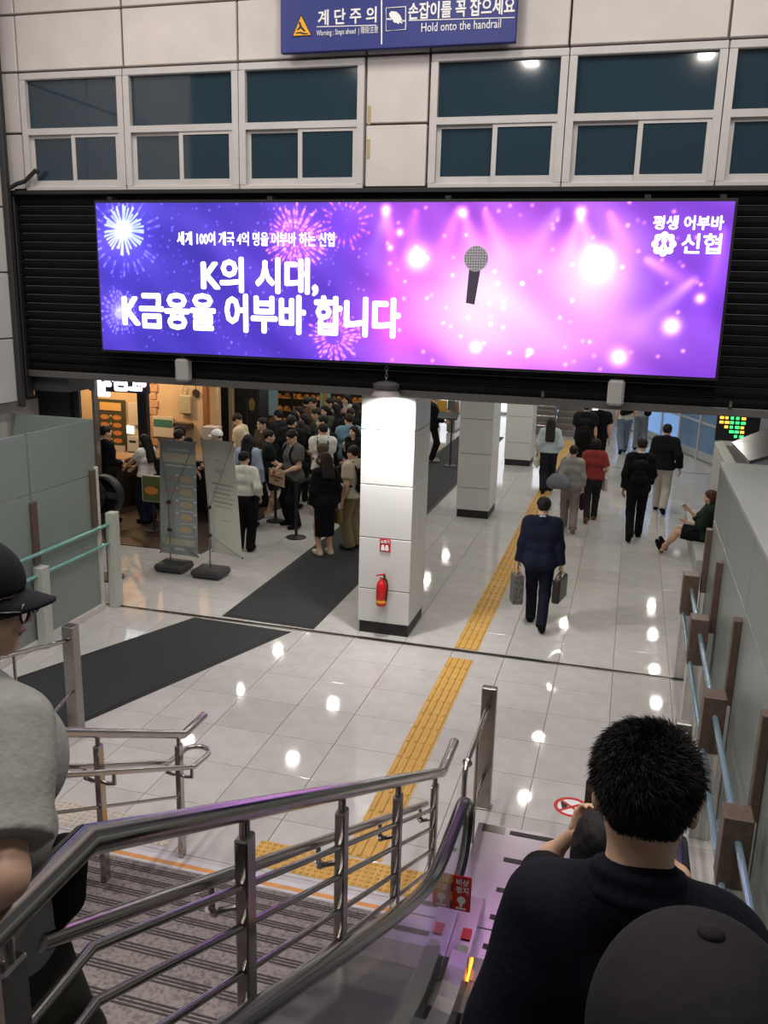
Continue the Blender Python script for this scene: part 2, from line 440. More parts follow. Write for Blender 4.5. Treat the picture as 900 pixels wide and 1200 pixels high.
# ------------------------------------------------------------------ upper wall with windows
WY = 9.62
wall = tag(struct(MB().box(-9, 4.2, WY+0.07, WY+0.4, 5.16, 8.7).build('wall_back', DARKJ)), 'beige panelled wall above the shutter', 'wall')
def wpanel(x0, x1, z0, z1):
    MB().box(x0+0.012, x1-0.012, WY, WY+0.075, z0+0.012, z1-0.012, 0.006).build('wall_panel', WPANEL, wall)
XP = (-8.7, -7.25, -5.85, -4.44, -2.97, -2.28, -0.88, 0.6, 2.08, 3.5)
for i in range(9):
    x0, x1 = XP[i], XP[i+1]
    for z0, z1 in ((6.52, 7.13), (7.13, 7.9), (7.9, 8.6)): wpanel(x0, x1, z0, z1)
    if i in (0, 4):
        wpanel(x0, x1, 5.18, 5.85); wpanel(x0, x1, 5.85, 6.52)
def window(n, x0, x1, label):
    z0, zt, z1 = 5.2, 5.86, 6.5; fr = 0.075; yf = WY-0.03; yb = WY+0.068
    mb = MB()
    mb.box(x0, x1, yf, yb, z1-fr, z1, 0.008).box(x0, x1, yf, yb, z0, z0+0.05, 0.008)
    mb.box(x0, x0+fr, yf+0.001, yb, z0+0.05, z1-fr).box(x1-fr, x1, yf+0.001, yb, z0+0.05, z1-fr).box(x0+fr, x1-fr, yf+0.001, yb, zt-0.035, zt+0.035)
    o = tag(struct(mb.build('window_%d' % n, FRAME)), label, 'window')
    MB().box(x0+fr-0.005, x1-fr+0.005, WY+0.03, WY+0.045, zt+0.03, z1-fr+0.005).build('pane', PANE, o)
    xi0, xi1 = x0+fr-0.004, x1-fr+0.004; mid = (xi0+xi1)/2
    for k, (a, b, yy) in enumerate(((xi0, mid+0.03, WY+0.035), (mid-0.03, xi1, WY+0.0))):
        zz0, zz1 = z0+0.045, zt-0.03
        s = MB().box(a, b, yy-0.015, yy+0.015, zz1-0.04, zz1).box(a, b, yy-0.015, yy+0.015, zz0, zz0+0.075).box(a, a+0.05, yy-0.014, yy+0.014, zz0+0.075, zz1-0.04).box(b-0.05, b, yy-0.014, yy+0.014, zz0+0.075, zz1-0.04).build('sash', FRAME, o)
        MB().box(a+0.045, b-0.045, yy-0.004, yy+0.004, zz0+0.07, zz1-0.035).build('pane', PANE, s)
WIN = [(-7.22, -5.86, 'leftmost office window above the advert'), (-5.85, -4.43, 'second office window from the left above the advert'),
       (-4.42, -2.98, 'third office window from the left, below the blue sign'), (-2.26, -0.87, 'office window just right of the plain wall pier'),
       (-0.86, 0.61, 'second office window right of the wall pier'), (0.62, 2.06, 'rightmost office window with lamp reflections')]
for i, (a, b, l) in enumerate(WIN): window(i+1, a, b, l)
tag(struct(MB().box(-9, 4, 1.0, WY, HALL_Z, HALL_Z+0.1).build('ceiling', CEILM)), 'high plain ceiling of the stair hall', 'ceiling')
o = tag(struct(MB().box(-13, 4, GR1+0.1, 31.8, PASS_Z+0.003, PASS_Z+0.1).build('ceiling_passage', CEILM)), 'low ceiling of the passage beyond the shutter', 'ceiling')

# tape strips on pier
TAPE = mat('old_tape', (0.42, 0.33, 0.16), 0.6)
for px, py0, py1 in ((431, 124, 146), (430, 163, 186)):
    a, b = aty(px, py0, WY-0.002), aty(px+4, py1, WY-0.002)
    tag(MB().box(a[0], a[0]+0.035, WY-0.004, WY, b[2], a[2]).build('tape_strip', TAPE), 'short strip of yellowed tape on the wall pier, %s one' % ('upper' if py0 < 150 else 'lower'), 'tape', 'tape strips on the pier')

# blue hanging sign
sg = thing('warning_sign', 'blue stair warning sign with white lettering above the windows', 'sign', (-2.63, 9.5, 6.54))
MB().box(-3.87, -1.39, 9.46, 9.53, 6.54, 7.25, 0.006).build('board', SIGNB, sg)
for x in (-3.6, -1.6): MB().tube([(x, 9.5, 7.25), (x, 9.5, 8.6)], 0.012, 8).build('hanger_rod', STEEL, sg)
SP = wall_plane(9.458)
def sbox(*p): return pxbox(*p, 9.458)
text('lettering', '계 단 주 의', WHITE, sg, sbox(373, 441, 10, 28), SP, 0.02)
text('lettering', 'Warning : Steps ahead  | 階段注意', WHITE, sg, sbox(371, 443, 32, 42), SP, 0.0)
text('lettering', '손잡이를 꼭 잡으세요', WHITE, sg, sbox(479, 603, 0, 19.5), SP, 0.02)
text('lettering', 'Hold onto the handrail', WHITE, sg, sbox(494, 587, 24.5, 35), SP, 0.0)
def flat(name, pts, m, parent, y=9.458, d=0.003):
    MB().prism([(p[0], y, p[1]) for p in pts], (0, -d, 0)).build(name, m, parent)
def pz(x, y, Y=9.458):
    p = aty(x, y, Y); return (p[0], p[2])
flat('divider_line', [pz(446.5, 52), pz(448, 52), pz(448, -12), pz(446.5, -12)], WHITE, sg)
flat('underline', [pz(371, 31), pz(441, 29), pz(441, 30), pz(371, 32)], WHITE, sg)
flat('underline', [pz(479, 23.5), pz(603, 20), pz(603, 21), pz(479, 24.5)], WHITE, sg)
flat('triangle', [pz(342, 43.5), pz(366, 42), pz(353, 16.5)], BLACK, sg)
flat('triangle', [pz(343.8, 42), pz(364.3, 41), pz(353.2, 19)], YSIGN, sg, 9.455)
flat('pictogram', [pz(350, 26), pz(352, 25.5), pz(354, 31), pz(358, 36), pz(357, 37.5), pz(352.5, 33.5), pz(349, 36), pz(348.3, 34.8), pz(351.3, 31)], BLACK, sg, 9.452)
flat('pictogram', [pz(347, 39.5), pz(352, 39.3), pz(356, 40.5), pz(361, 40.2), pz(361, 39), pz(357, 39), pz(353, 37.5), pz(347, 38.3)], BLACK, sg, 9.452)
box4 = [pz(452.5, 36.5), pz(475.5, 34.5), pz(475.5, 8), pz(452.5, 9.5)]
mb = MB().tube([(p[0], 9.456, p[1]) for p in box4], 0.006, 6, closed=True); mb.build('icon_frame', WHITE, sg)
flat('pictogram', [pz(456, 16), pz(459, 13), pz(465, 14), pz(469, 18), pz(472, 25), pz(471, 28), pz(468, 26), pz(467, 28.5), pz(464.5, 26.5), pz(462, 27), pz(460, 23), pz(457, 20)], WHITE, sg)
flat('pictogram', [pz(453, 21.5), pz(459, 21.8), pz(459, 23.5), pz(453, 23.2)], WHITE, sg)
flat('pictogram', [pz(470, 24), pz(475, 23.5), pz(475, 25.2), pz(470.5, 25.7)], WHITE, sg)

# ------------------------------------------------------------------ rolling shutter and the light box
sh = thing('rolling_shutter', 'black rolling shutter half lowered behind the glowing advert', 'shutter', (-2.5, 9.6, 3.0))
p_ = 0.104
prof = [(0.0, 0.0), (-0.02, 0.012), (-0.028, 0.05), (-0.02, 0.088), (0.0, 0.1), (0.012, 0.1), (0.012, 0.0)]
X0, X1 = -7.4, 2.6
mb = MB().prism([(X0+2.5, a, b) for a, b in prof], (X1-X0, 0, 0)); sl = mb.mesh('slat'); sl.materials.append(SLAT)
for i in range(21):
    o = bpy.data.objects.new('slat', sl); COL.objects.link(o); o.parent = sh; o.location = (0, 0.03, 0.055+i*p_)
MB().box(X0, X1, 9.6, 9.665, 2.97, 3.055, 0.008).build('bottom_bar', BAR, sh)
MB().box(X0-0.05, X0+0.02, 9.55, 9.68, 2.7, 5.18, 0.01).build('guide_rail', BLACK, sh)
MB().box(X0, X1, 9.52, 9.63, 5.15, 5.2, 0.008).build('top_cover', BLACK, sh)
for (x, z) in ((1.0, 3.08), (-0.9, 3.08)): MB().tube([(x, 9.6, z), (x, 9.57, z), (x, 9.57, z+0.05)], 0.015, 8).build('pull_hook', STEEL_D, sh)

# light box, its print computed as a colour layer
bb = thing('advert_lightbox', 'long glowing purple advert light box with white lettering and fireworks', 'billboard', (-2.67, 9.45, 3.37))
BX0, BX1, BZ0, BZ1, BY = -6.153, 0.808, 3.368, 5.042, 9.40
MB().box(BX0-0.03, BX1+0.03, BY+0.01, BY+0.12, BZ0-0.03, BZ1+0.03, 0.006).build('case', BLACK, bb)
for x in (-6.0, -4.0, -2.0, 0.0, 0.7):
    MB().box(x-0.03, x+0.03, BY+0.05, 9.53, BZ1-0.02, BZ1+0.07).build('bracket', BLACK, bb)
NU, NV = 720, 174
uu, vv = np.meshgrid(np.linspace(0, 1, NU), np.linspace(0, 1, NV))
xx = uu*(BX1-BX0); zz = vv*(BZ1-BZ0)
def mixc(a, b, t): return a*(1-t)[..., None] + np.array(b, float)[None, None]*t[..., None]
img = np.zeros((NV, NU, 3)) + np.array([58, 34, 178.0])
img = mixc(img, (88, 38, 190), np.clip((uu-0.2)/0.3, 0, 1)); img = mixc(img, (40, 26, 165), np.clip(1-np.abs(uu-0.12)/0.12, 0, 1)*0.6)
img = mixc(img, (150, 60, 205), np.clip((uu-0.42)/0.1, 0, 1)*np.clip((1.1-uu)*3, 0, 1))
img = mixc(img, (120, 50, 200), np.clip((uu-0.88)/0.1, 0, 1))
nz = np.zeros_like(uu)
for k in range(14):
    a, b, c = rng.uniform(2, 9), rng.uniform(2, 7), rng.uniform(0, 6.3); nz += np.sin(a*xx*1.3+b*zz*2+c)/14
img += (nz*40)[..., None]
def glow(cx, cz, rx, rz_, col, s, pw=2.0):
    global img
    d = ((xx-cx)/rx)**2 + ((zz-cz)/rz_)**2; img = img + np.array(col, float)[None, None]*(s*np.exp(-d**(pw/2)))[..., None]
def beam(x0, z0, x1, z1, w0, w1, col, s):
    global img
    dx, dz = x1-x0, z1-z0; Ln = math.hypot(dx, dz); t = ((xx-x0)*dx+(zz-z0)*dz)/Ln**2; q = np.abs((xx-x0)*dz-(zz-z0)*dx)/Ln
    w_ = w0+(w1-w0)*np.clip(t, 0, 1); m_ = np.exp(-(q/w_)**2)*np.clip(t*12, 0, 1)*np.clip(1.0-t, 0, 1)
    img = img + np.array(col, float)[None, None]*(s*m_)[..., None]
def U(px): return (px-112)/(862-112)*(BX1-BX0)   # photo column -> metres along the box
def W(py): return (440-py)/(440-237)*(BZ1-BZ0)
# stage haze and beams
glow(U(620), W(385), 0.85, 0.6, (170, 150, 110), 0.8); glow(U(590), W(340), 0.5, 0.4, (130, 120, 60), 0.5)
glow(U(730), W(320), 0.42, 0.4, (150, 170, 100), 0.8); glow(U(750), W(400), 0.6, 0.3, (120, 110, 40), 0.5); glow(U(510), W(380), 0.35, 0.35, (235, 60, 120), 0.4)
glow(U(630), W(300), 0.45, 0.3, (110, 80, 10), 0.5)
for (a, b, c, d, col) in ((489, 246, 470, 330, (120, 150, 255)), (490, 245, 505, 350, (255, 140, 220)), (575, 240, 545, 330, (230, 120, 220)), (578, 247, 600, 320, (255, 170, 235)),
                          (685, 242, 650, 310, (120, 150, 255)), (707, 250, 735, 340, (255, 190, 240)), (707, 250, 690, 330, (255, 190, 240)), (735, 245, 770, 320, (220, 110, 210)),
                          (775, 300, 850, 345, (255, 190, 240)), (835, 320, 760, 400, (190, 190, 255)), (600, 243, 640, 330, (255, 160, 230)), (525, 243, 515, 300, (180, 90, 220)), (855, 260, 840, 400, (130, 90, 230))):
    beam(U(a), W(b), U(c), W(d), 0.03, 0.15, col, 0.45)
for (a, b, r, col) in ((489, 246, .05, (255, 220, 255)), (707, 249, .05, (255, 230, 255)), (578, 249, .05, (255, 210, 250)), (838, 347, .045, (220, 220, 255)), (506, 274, .035, (255, 200, 255)), (495, 293, .03, (255, 190, 240)), (730, 305, .12, (255, 255, 255)), (527, 305, .12, (255, 240, 255)), (812, 380, .08, (255, 255, 255)), (760, 420, .08, (255, 200, 250)), (662, 418, .03, (255, 255, 255)), (600, 415, .05, (190, 200, 255))):
    glow(U(a), W(b), r, r, col, 1.0)
for k in range(90):
    glow(rng.uniform(U(490), U(860)), rng.uniform(0, BZ1-BZ0), .018, .018, (230, 170, 255), rng.uniform(.2, .8))
# fireworks
def firework(px, py, R_, col, core, n=34, inner=0.2, rings=9, dash=True):
    global img
    cx, cz = U(px), W(py)
    if core: glow(cx, cz, R_*0.28, R_*0.28, core, 1.2)
    glow(cx, cz, R_*0.9, R_*0.9, col, 0.18)
    r = np.hypot(xx-cx, zz-cz); th = np.arctan2(zz-cz, xx-cx)
    m_ = np.zeros_like(r)
    for k in range(n):
        a = 2*math.pi*k/n + rng.normal()*0.05; Rk = R_*rng.uniform(0.72, 1.0)
        da = np.abs((th-a+math.pi) % (2*math.pi)-math.pi)*r
        st = np.exp(-(da/0.011)**2)*((r > inner*R_) & (r < Rk))
        if dash: st = st*(0.35+0.65*(np.sin(r/R_*26+rng.uniform(0, 6)) > 0))
        m_ = np.maximum(m_, st*np.clip(0.35+r/R_*0.8, 0, 1))
    img = img + np.array(col, float)[None, None]*(m_*0.95)[..., None]
firework(149, 273, 0.29, (170, 215, 255), (210, 240, 255), 40, 0.1, dash=False)
firework(150, 280, 0.5, (90, 100, 235), None, 26, 0.62)
firework(379, 283, 0.40, (255, 130, 170), None, 38, 0.4); firework(378, 281, 0.22, (225, 110, 190), None, 20, 0.4)
firework(428, 408, 0.33, (235, 130, 195), None, 34, 0.3); firework(139, 386, 0.28, (110, 110, 240), (90, 110, 240), 34, 0.1)
firework(440, 262, 0.32, (170, 80, 210), None, 20, 0.5)
for k in range(220):
    glow(rng.uniform(0, U(470)), rng.uniform(0, BZ1-BZ0), .010, .010, (150, 140, 255), rng.uniform(.2, .8))
img = np.clip(img, 0, 255)/255.0
lin = np.where(img <= 0.04045, img/12.92, ((img+0.055)/1.055)**2.4)
Vb = np.stack([BX0+xx.ravel(), np.full(xx.size, BY), BZ0+zz.ravel()], 1) - np.array(wloc(bb))[None]
ii = np.arange(NU*NV).reshape(NV, NU)
Q = np.stack([ii[:-1, :-1].ravel(), ii[:-1, 1:].ravel(), ii[1:, 1:].ravel(), ii[1:, :-1].ravel()], 1)
me = fast_mesh('print_face', Vb, [Q])
ca = me.color_attributes.new('print', 'FLOAT_COLOR', 'POINT')
ca.data.foreach_set('color', np.concatenate([lin.reshape(-1, 3), np.ones((NU*NV, 1))], 1).astype(np.float32).ravel())
pm = bpy.data.materials.new('advert_print'); pm.use_nodes = True; nt = pm.node_tree; b = nt.nodes['Principled BSDF']
at = nt.nodes.new('ShaderNodeAttribute'); at.attribute_name = 'print'
nt.links.new(at.outputs['Color'], b.inputs['Emission Color']); b.inputs['Emission Strength'].default_value = 1.15
b.inputs['Base Color'].default_value = (0.05, 0.05, 0.06, 1); b.inputs['Roughness'].default_value = 0.3
link('print_face', me, pm, bb)
LIT = mat('lit_white_print', (1, 1, 1), 0.5, emit=1.15)
BP = wall_plane(BY-0.003)
text('lettering', '세계 100여 개국 4억 명을 어부바 하는 신협', LIT, bb, pxbox(208, 392, 272, 288, BY), BP, 0.014)
text('lettering', 'K의 시대,', LIT, bb, pxbox(237, 372, 303, 344, BY), BP, 0.036)
text('lettering', 'K금융을 어부바 합니다', LIT, bb, pxbox(145, 468, 346, 389, BY), BP, 0.036)
text('lettering', '평생 어부바', LIT, bb, pxbox(766, 848, 253, 269, BY), BP, 0.03)
text('lettering', '신협', LIT, bb, pxbox(799, 845, 274, 297, BY), BP, 0.02)
cx, cz = pz(778, 286, BY)
mb = MB()
for k in range(8):
    a = k*math.pi/4; mb.lathe([(0.034, 0), (0.034, 0.004)], (cx+0.085*math.cos(a), BY-0.001, cz+0.085*math.sin(a)), 12, rotx(math.pi/2))
mb.tube([(cx+0.085*math.cos(a), BY-0.004, cz+0.085*math.sin(a)) for a in np.linspace(0, 2*math.pi, 25)[:-1]], 0.018, 6, closed=True)
mb.lathe([(0.026, 0), (0.026, 0.004)], (cx, BY-0.002, cz+0.03), 12, rotx(math.pi/2))
mb.prism([(cx-0.05, BY-0.002, cz-0.06), (cx-0.012, BY-0.002, cz-0.06), (cx, BY-0.002, cz-0.02), (cx+0.012, BY-0.002, cz-0.06), (cx+0.05, BY-0.002, cz-0.06), (cx+0.012, BY-0.002, cz+0.012), (cx-0.012, BY-0.002, cz+0.012)], (0, -0.003, 0))
mb.build('emblem', LIT, bb)
# printed microphone
MICG = mat('print_grey', (0.35, 0.33, 0.36), 0.6, emit=0.35); MICD = mat('print_dark', (0.05, 0.04, 0.06), 0.6, emit=0.3)
mx, mz = pz(558, 303, BY)
MB().lathe([(0.13, 0), (0.13, 0.004)], (mx, BY-0.002, mz), 24, rotx(math.pi/2)).build('printed_microphone_head', MICG, bb)
mb = MB()
for k in range(-4, 5):
    h_ = math.sqrt(max(0.118**2-(0.028*k)**2, 0)); mb.box(mx+0.028*k-0.002, mx+0.028*k+0.002, BY-0.0075, BY-0.006, mz-h_, mz+h_); mb.box(mx-h_, mx+h_, BY-0.0085, BY-0.0076, mz+0.028*k-0.002, mz+0.028*k+0.002)
tag(mb.build('printed_microphone_mesh', MICD, bb), None, kind='stuff')
flat('printed_microphone_grip', [pz(550, 313, BY), pz(563, 317, BY), pz(556, 357, BY), pz(546, 355, BY)], MICD, bb, BY-0.002)

# sensors below the light box and the hanging lamp
for px, l in ((215.5, 'left'), (724, 'right')):
    x = aty(px, 435, 9.5)[0]
    t = thing('shutter_sensor', 'small grey box hanging over the shutter edge, %s one of two' % l, 'sensor', (x, 9.5, 3.0))
    MB().box(x-0.085, x+0.085, 9.42, 9.56, 3.03, 3.30, 0.025).build('casing', mat('sensor_grey', (0.36, 0.35, 0.34), 0.5), t)
    MB().box(x-0.03, x+0.03, 9.46, 9.52, 3.30, 3.336, 0.005).build('mount', BLACK, t)
lx, lz = aty(452.5, 462, 9.46)[0], 3.0
lamp = thing('pendant_lamp', 'grey bell pendant lamp on a short chain lighting the pillar', 'lamp', (lx, 9.46, lz))
SHD = mat('lamp_shade', (0.3, 0.28, 0.28), 0.45)
MB().lathe([(0.125, 0.075), (0.13, 0.06), (0.165, 0.0), (0.155, 0.0), (0.12, 0.055), (0.1, 0.07)], (lx, 9.46, lz), 28).build('shade', SHD, lamp, smooth=True)
MB().lathe([(0.125, 0.072), (0.148, 0.08), (0.15, 0.125), (0.10, 0.15), (0.03, 0.16)], (lx, 9.46, lz), 28).build('cap', mat('lamp_cap', (0.06, 0.06, 0.062), 0.5), lamp, smooth=True)
mb = MB()
for k in range(4):
    c = Vector((lx, 9.46, lz+0.175+0.042*k)); u = Vector((1, 0, 0)) if k % 2 else Vector((0, 1, 0))
    mb.tube([c + u*(0.016*math.cos(a)) + Vector((0, 0, 0.028*math.sin(a))) for a in np.linspace(0, 2*math.pi, 11)[:-1]], 0.005, 6, closed=True)
mb.build('chain', STEEL_D, lamp, smooth=True)
MB().lathe([(0.02, 0.12), (0.05, 0.09), (0.06, 0.055), (0.045, 0.02), (0.01, 0.012)], (lx, 9.46, lz), 18).build('bulb', mat('bulb_glow', (1, 0.97, 0.93), 0.4, emit=25), lamp, smooth=True)
l = bpy.data.lights.new('lamp_glow', 'SPOT'); l.energy = 150; l.spot_size = math.radians(128); l.spot_blend = 0.7; l.color = (1, 0.96, 0.93); l.shadow_soft_size = 0.05
o = bpy.data.objects.new('lamp_glow', l); COL.objects.link(o); o.location = (0, 0, -0.01); o.parent = lamp
o.rotation_euler = (math.radians(25), 0, 0)

# ------------------------------------------------------------------ pillars
def pillar(x0, x1, y0, y1, label):
    t = thing('pillar', label, 'pillar', ((x0+x1)/2, (y0+y1)/2, 0), group='square panelled pillars in a row')
    MB().box(x0+0.02, x1-0.02, y0+0.02, y1-0.02, 0, PASS_Z-0.01).build('core', DARKJ, t)
    MB().box(x0+0.015, x1-0.015, y0+0.015, y1-0.015, 0, 0.15, 0.004).build('plinth', BLACK, t)
    zs = (0.15, 0.58, 1.235, 1.89, 2.55, PASS_Z-0.01); e = 0.005; ym = (y0+y1)/2+0.05
    for z0, z1 in zip(zs[:-1], zs[1:]):
        a, b = z0+e, z1-e
        for (p, q, r, s) in ((x0, x1, y0, y0+0.02), (x0, x1, y1-0.02, y1)):
            MB().box(p, q, r, s, a, b, 0.004).build('panel', PANEL, t)
        for (p, q) in ((x0, x0+0.02), (x1-0.02, x1)):
            MB().box(p, q, y0+0.021, ym-e/2, a, b, 0.004).build('panel', PANEL, t)
            MB().box(p, q, ym+e/2, y1-0.021, a, b, 0.004).build('panel', PANEL, t)
pillar(-3.01, -2.36, 9.82, 10.62, 'nearest white panelled pillar carrying a red fire extinguisher')
pillar(-3.0, -2.37, 16.05, 16.95, 'middle white panelled pillar behind the one with the extinguisher')
pillar(-2.9, -2.24, 21.75, 22.6, 'farthest white panelled pillar behind the woman in a pale blouse')

# fire extinguisher and its sign
ex = aty(447, 692, 9.74); exx = ex[0]
fe = thing('fire_extinguisher', 'red fire extinguisher hung on the nearest pillar', 'extinguisher', (exx, 9.74, 0.4))
MB().lathe([(0.02, 0.40), (0.055, 0.41), (0.066, 0.43), (0.066, 0.66), (0.05, 0.71), (0.025, 0.735), (0.022, 0.76)], (exx, 9.745, 0), 24).build('cylinder', RED, fe, smooth=True)
MB().lathe([(0.067, 0.455), (0.067, 0.49)], (exx, 9.745, 0), 24).build('yellow_band', YSIGN, fe, smooth=True)
MB().box(exx-0.02, exx+0.02, 9.73, 9.76, 0.755, 0.785, 0.004).build('valve', STEEL, fe)
MB().obox((exx-0.015, 9.745, 0.80), (0.06, 0.011, 0.008), roty(-0.3), 0.003).build('handle', RED, fe)
MB().tube([(exx+0.02, 9.735, 0.77), (exx+0.06, 9.73, 0.75), (exx+0.08, 9.725, 0.68), (exx+0.075, 9.72, 0.56), (exx+0.065, 9.72, 0.48)], 0.010, 8).build('hose', BLACK, fe, smooth=True)
MB().box(exx-0.03, exx+0.03, 9.80, 9.82, 0.60, 0.78).build('bracket', STEEL_D, fe)
fs = thing('extinguisher_sign', 'small red sign with white pictograms above the extinguisher', 'sign', (-2.68, 9.81, 1.09))
bx = pxbox(445, 457.5, 632, 646.5, 9.81)
MB().box(bx[0], bx[1], 9.808, 9.82, bx[2], bx[3], 0.002).build('board', RED, fs)
w_ = bx[1]-bx[0]; h_ = bx[3]-bx[2]
text('lettering', '소화기', WHITE, fs, (bx[0]+0.1*w_, bx[1]-0.1*w_, bx[2]+0.66*h_, bx[2]+0.93*h_), wall_plane(9.807), 0.02)
for k in (0.3, 0.68):
    MB().lathe([(0.018, 0), (0.018, 0.002)], (bx[0]+k*w_, 9.808, bx[2]+0.45*h_), 10, rotx(math.pi/2)).build('pictogram', WHITE, fs)
    MB().box(bx[0]+k*w_-0.022, bx[0]+k*w_+0.022, 9.805, 9.808, bx[2]+0.1*h_, bx[2]+0.36*h_).build('pictogram', WHITE, fs)

# ------------------------------------------------------------------ left wall
wl = tag(struct(MB().box(-8.2, -7.47, 5.0, 9.54, 2.66, 8.7).build('wall_left', DARKJ)), 'pale panelled side wall at the left edge', 'wall')
for ya, yb in ((5.0, 6.5), (6.5, 8.0), (8.0, 9.52)):
    for za, zb in ((2.66, 3.45), (3.45, 4.24), (4.24, 5.0), (5.0, 6.5), (6.5, 8.0)):
        MB().box(-7.48, -7.45, ya+0.01, yb-0.01, za+0.01, zb-0.01, 0.005).build('wall_panel', WPANEL if zb > 5 else PANEL, wl)
w2 = tag(struct(MB().box(-8.4, -7.72, 5.0, 10.2, 0, 2.65).build('wall_left_lower', DARKJ)), 'recessed lower part of the left side wall', 'wall')
for ya, yb in ((5.0, 6.8), (6.8, 8.0), (8.0, 9.2), (9.2, 10.18)):
    for za, zb in ((0, 0.8), (0.8, 1.7), (1.7, 2.63)):
        MB().box(-7.73, -7.70, ya+0.01, yb-0.01, za+0.01, zb-0.01, 0.005).build('wall_panel', WPANEL, w2)
DUCT = mat('dark_duct', (0.03, 0.03, 0.033), 0.6)
tag(MB().box(-7.445, -7.37, 9.42, 9.50, 2.6, 8.0, 0.01).build('cable_duct', DUCT), 'black vertical cable duct in the upper left corner', 'duct')
tag(MB().tube([(-7.36, 9.47, 5.22), (-7.28, 9.5, 5.27), (-7.18, 9.52, 5.3), (-7.05, 9.55, 5.42), (-7.02, 9.58, 5.4)], 0.025, 8).build('cable', BLACK, smooth=True), 'black cable looped below the leftmost window', 'cable')
GDOOR = mat('grey_door', (0.055, 0.06, 0.065), 0.5)
d1 = tag(struct(MB().box(-7.85, -7.16, 10.3, 10.36, 0, 2.95, 0.005).build('door_1', GDOOR)), 'dark grey panel door behind the left glass screen', 'door')
for za, zb in ((0.1, 1.1), (1.12, 2.1), (2.5, 2.9)): MB().box(-7.8, -7.35, 10.29, 10.31, za, zb, 0.004).build('door_panel', GDOOR, d1)
MB().box(-7.29, -7.24, 10.28, 10.3, 0, 2.9).build('door_edge', BLACK, d1)
tag(struct(MB().box(-8.0, -6.9, 9.72, 10.3, 2.78, 3.1).build('wall_header', GDOOR)), 'dark header above the grey door', 'wall')

# ------------------------------------------------------------------ glass screens with guard rails on both sides
def guard_post(t, x, y, sx, h=1.3, cov=0.45, w=0.09, d=0.13):
    MB().box(x-w, x+w, y-d/2, y+d/2, 0, h-cov, 0.006).build('post', WHITEM, t)
    MB().box(x-w-0.008, x+w+0.008, y-d/2-0.008, y+d/2+0.008, h-cov, h, 0.006).build('post_cover', BROWN, t)
# left
gs = thing('glass_screen', 'pale green frosted glass screen at the left with white base rail', 'screen', (-6.4, 8.8, 0))
MB().box(-6.415, -6.395, 8.22, 9.44, 0.09, 1.80, 0.003).build('glass_panel', GLASSF, gs)
MB().box(-6.415, -6.395, 8.22, 9.44, 1.815, 2.5, 0.003).build('glass_panel', GLASSF, gs)
MB().box(-6.415, -6.395, 6.6, 8.18, 0.09, 1.80, 0.003).build('glass_panel', GLASSF, gs)
MB().box(-6.415, -6.395, 6.6, 8.18, 1.815, 2.5, 0.003).build('glass_panel', GLASSF, gs)
MB().box(-7.6, -6.41, 9.47, 9.49, 0.09, 2.5, 0.003).build('glass_panel', GLASSF, gs)
MB().box(-6.44, -6.36, 6.6, 9.46, 0.0, 0.09, 0.006).build('base_rail', WHITEM, gs)
MB().box(-6.44, -6.37, 9.42, 9.49, 0.0, 1.9, 0.006).build('end_post', WHITEM, gs)
for y in (8.2, 9.36):
    MB().box(-6.40, -6.355, y-0.05, y+0.05, 1.0 if y < 9 else 1.15, 1.72 if y < 9 else 1.88, 0.006).build('brown_cover', BROWN, gs)
gl = thing('guard_rail', 'low guard rail with two teal tubes before the left glass screen', 'railing', (-6.3, 8.9, 0))
for y, hh in ((9.63, 1.28), (8.16, 0.98)):
    MB().box(-6.36, -6.24, y-0.07, y+0.07, 0, hh, 0.006).build('post', mat('greenish_post', (0.5, 0.52, 0.47), 0.4, var=0.05), gl)
for z in (1.13, 0.88): MB().tube([(-6.32, 9.56, z), (-6.32, 6.8, z)], 0.022, 12).build('tube', TEALT, gl, smooth=True)
# right
gr = thing('glass_screen', 'tall grey green glass screen along the right side with brown covers', 'screen', (1.0, 6.5, 0))
YJ = (9.78, 8.38, 6.75, 5.1, 3.45, 1.8)
for a, b in zip(YJ[:-1], YJ[1:]):
    MB().box(0.99, 1.012, b+0.006, a-0.006, 0.0, 1.835, 0.003).build('glass_panel', GLASSF, gr)
    MB().box(0.99, 1.012, b+0.006, a-0.006, 1.85, 2.42, 0.003).build('glass_panel', GLASSF, gr)
for y in (10.3-0.55, 8.5, 6.9, 5.25, 3.6):
    MB().box(0.93, 0.99, y-0.05, y+0.05, 1.02, 1.73, 0.006).build('brown_cover', BROWN, gr)
    MB().box(0.94, 0.985, y-0.045, y+0.045, 0.0, 1.02, 0.004).build('cover_base', WHITEM, gr)
cap = tag(MB().box(0.985, 3.2, 1.5, 9.8, 2.425, 2.46, 0.004).build('screen_roof', mat('roof_grey_green', (0.33, 0.36, 0.34), 0.5, var=0.05, scale=2)), 'flat grey green roof panel behind the right glass screen', 'roof panel')
tag(MB().box(1.24, 1.9, 7.9, 7.93, 2.461, 2.48).build('roof_batten', WHITE), 'thin white batten lying on the grey green roof panel', 'batten')
gq = thing('guard_rail', 'right guard rail of brown topped posts and two blue tubes', 'railing', (0.82, 6.5, 0))
for y in (9.75, 8.35, 6.62, 4.97, 3.32): guard_post(gq, 0.83, y, 1, 1.21, 0.46, 0.075, 0.16)
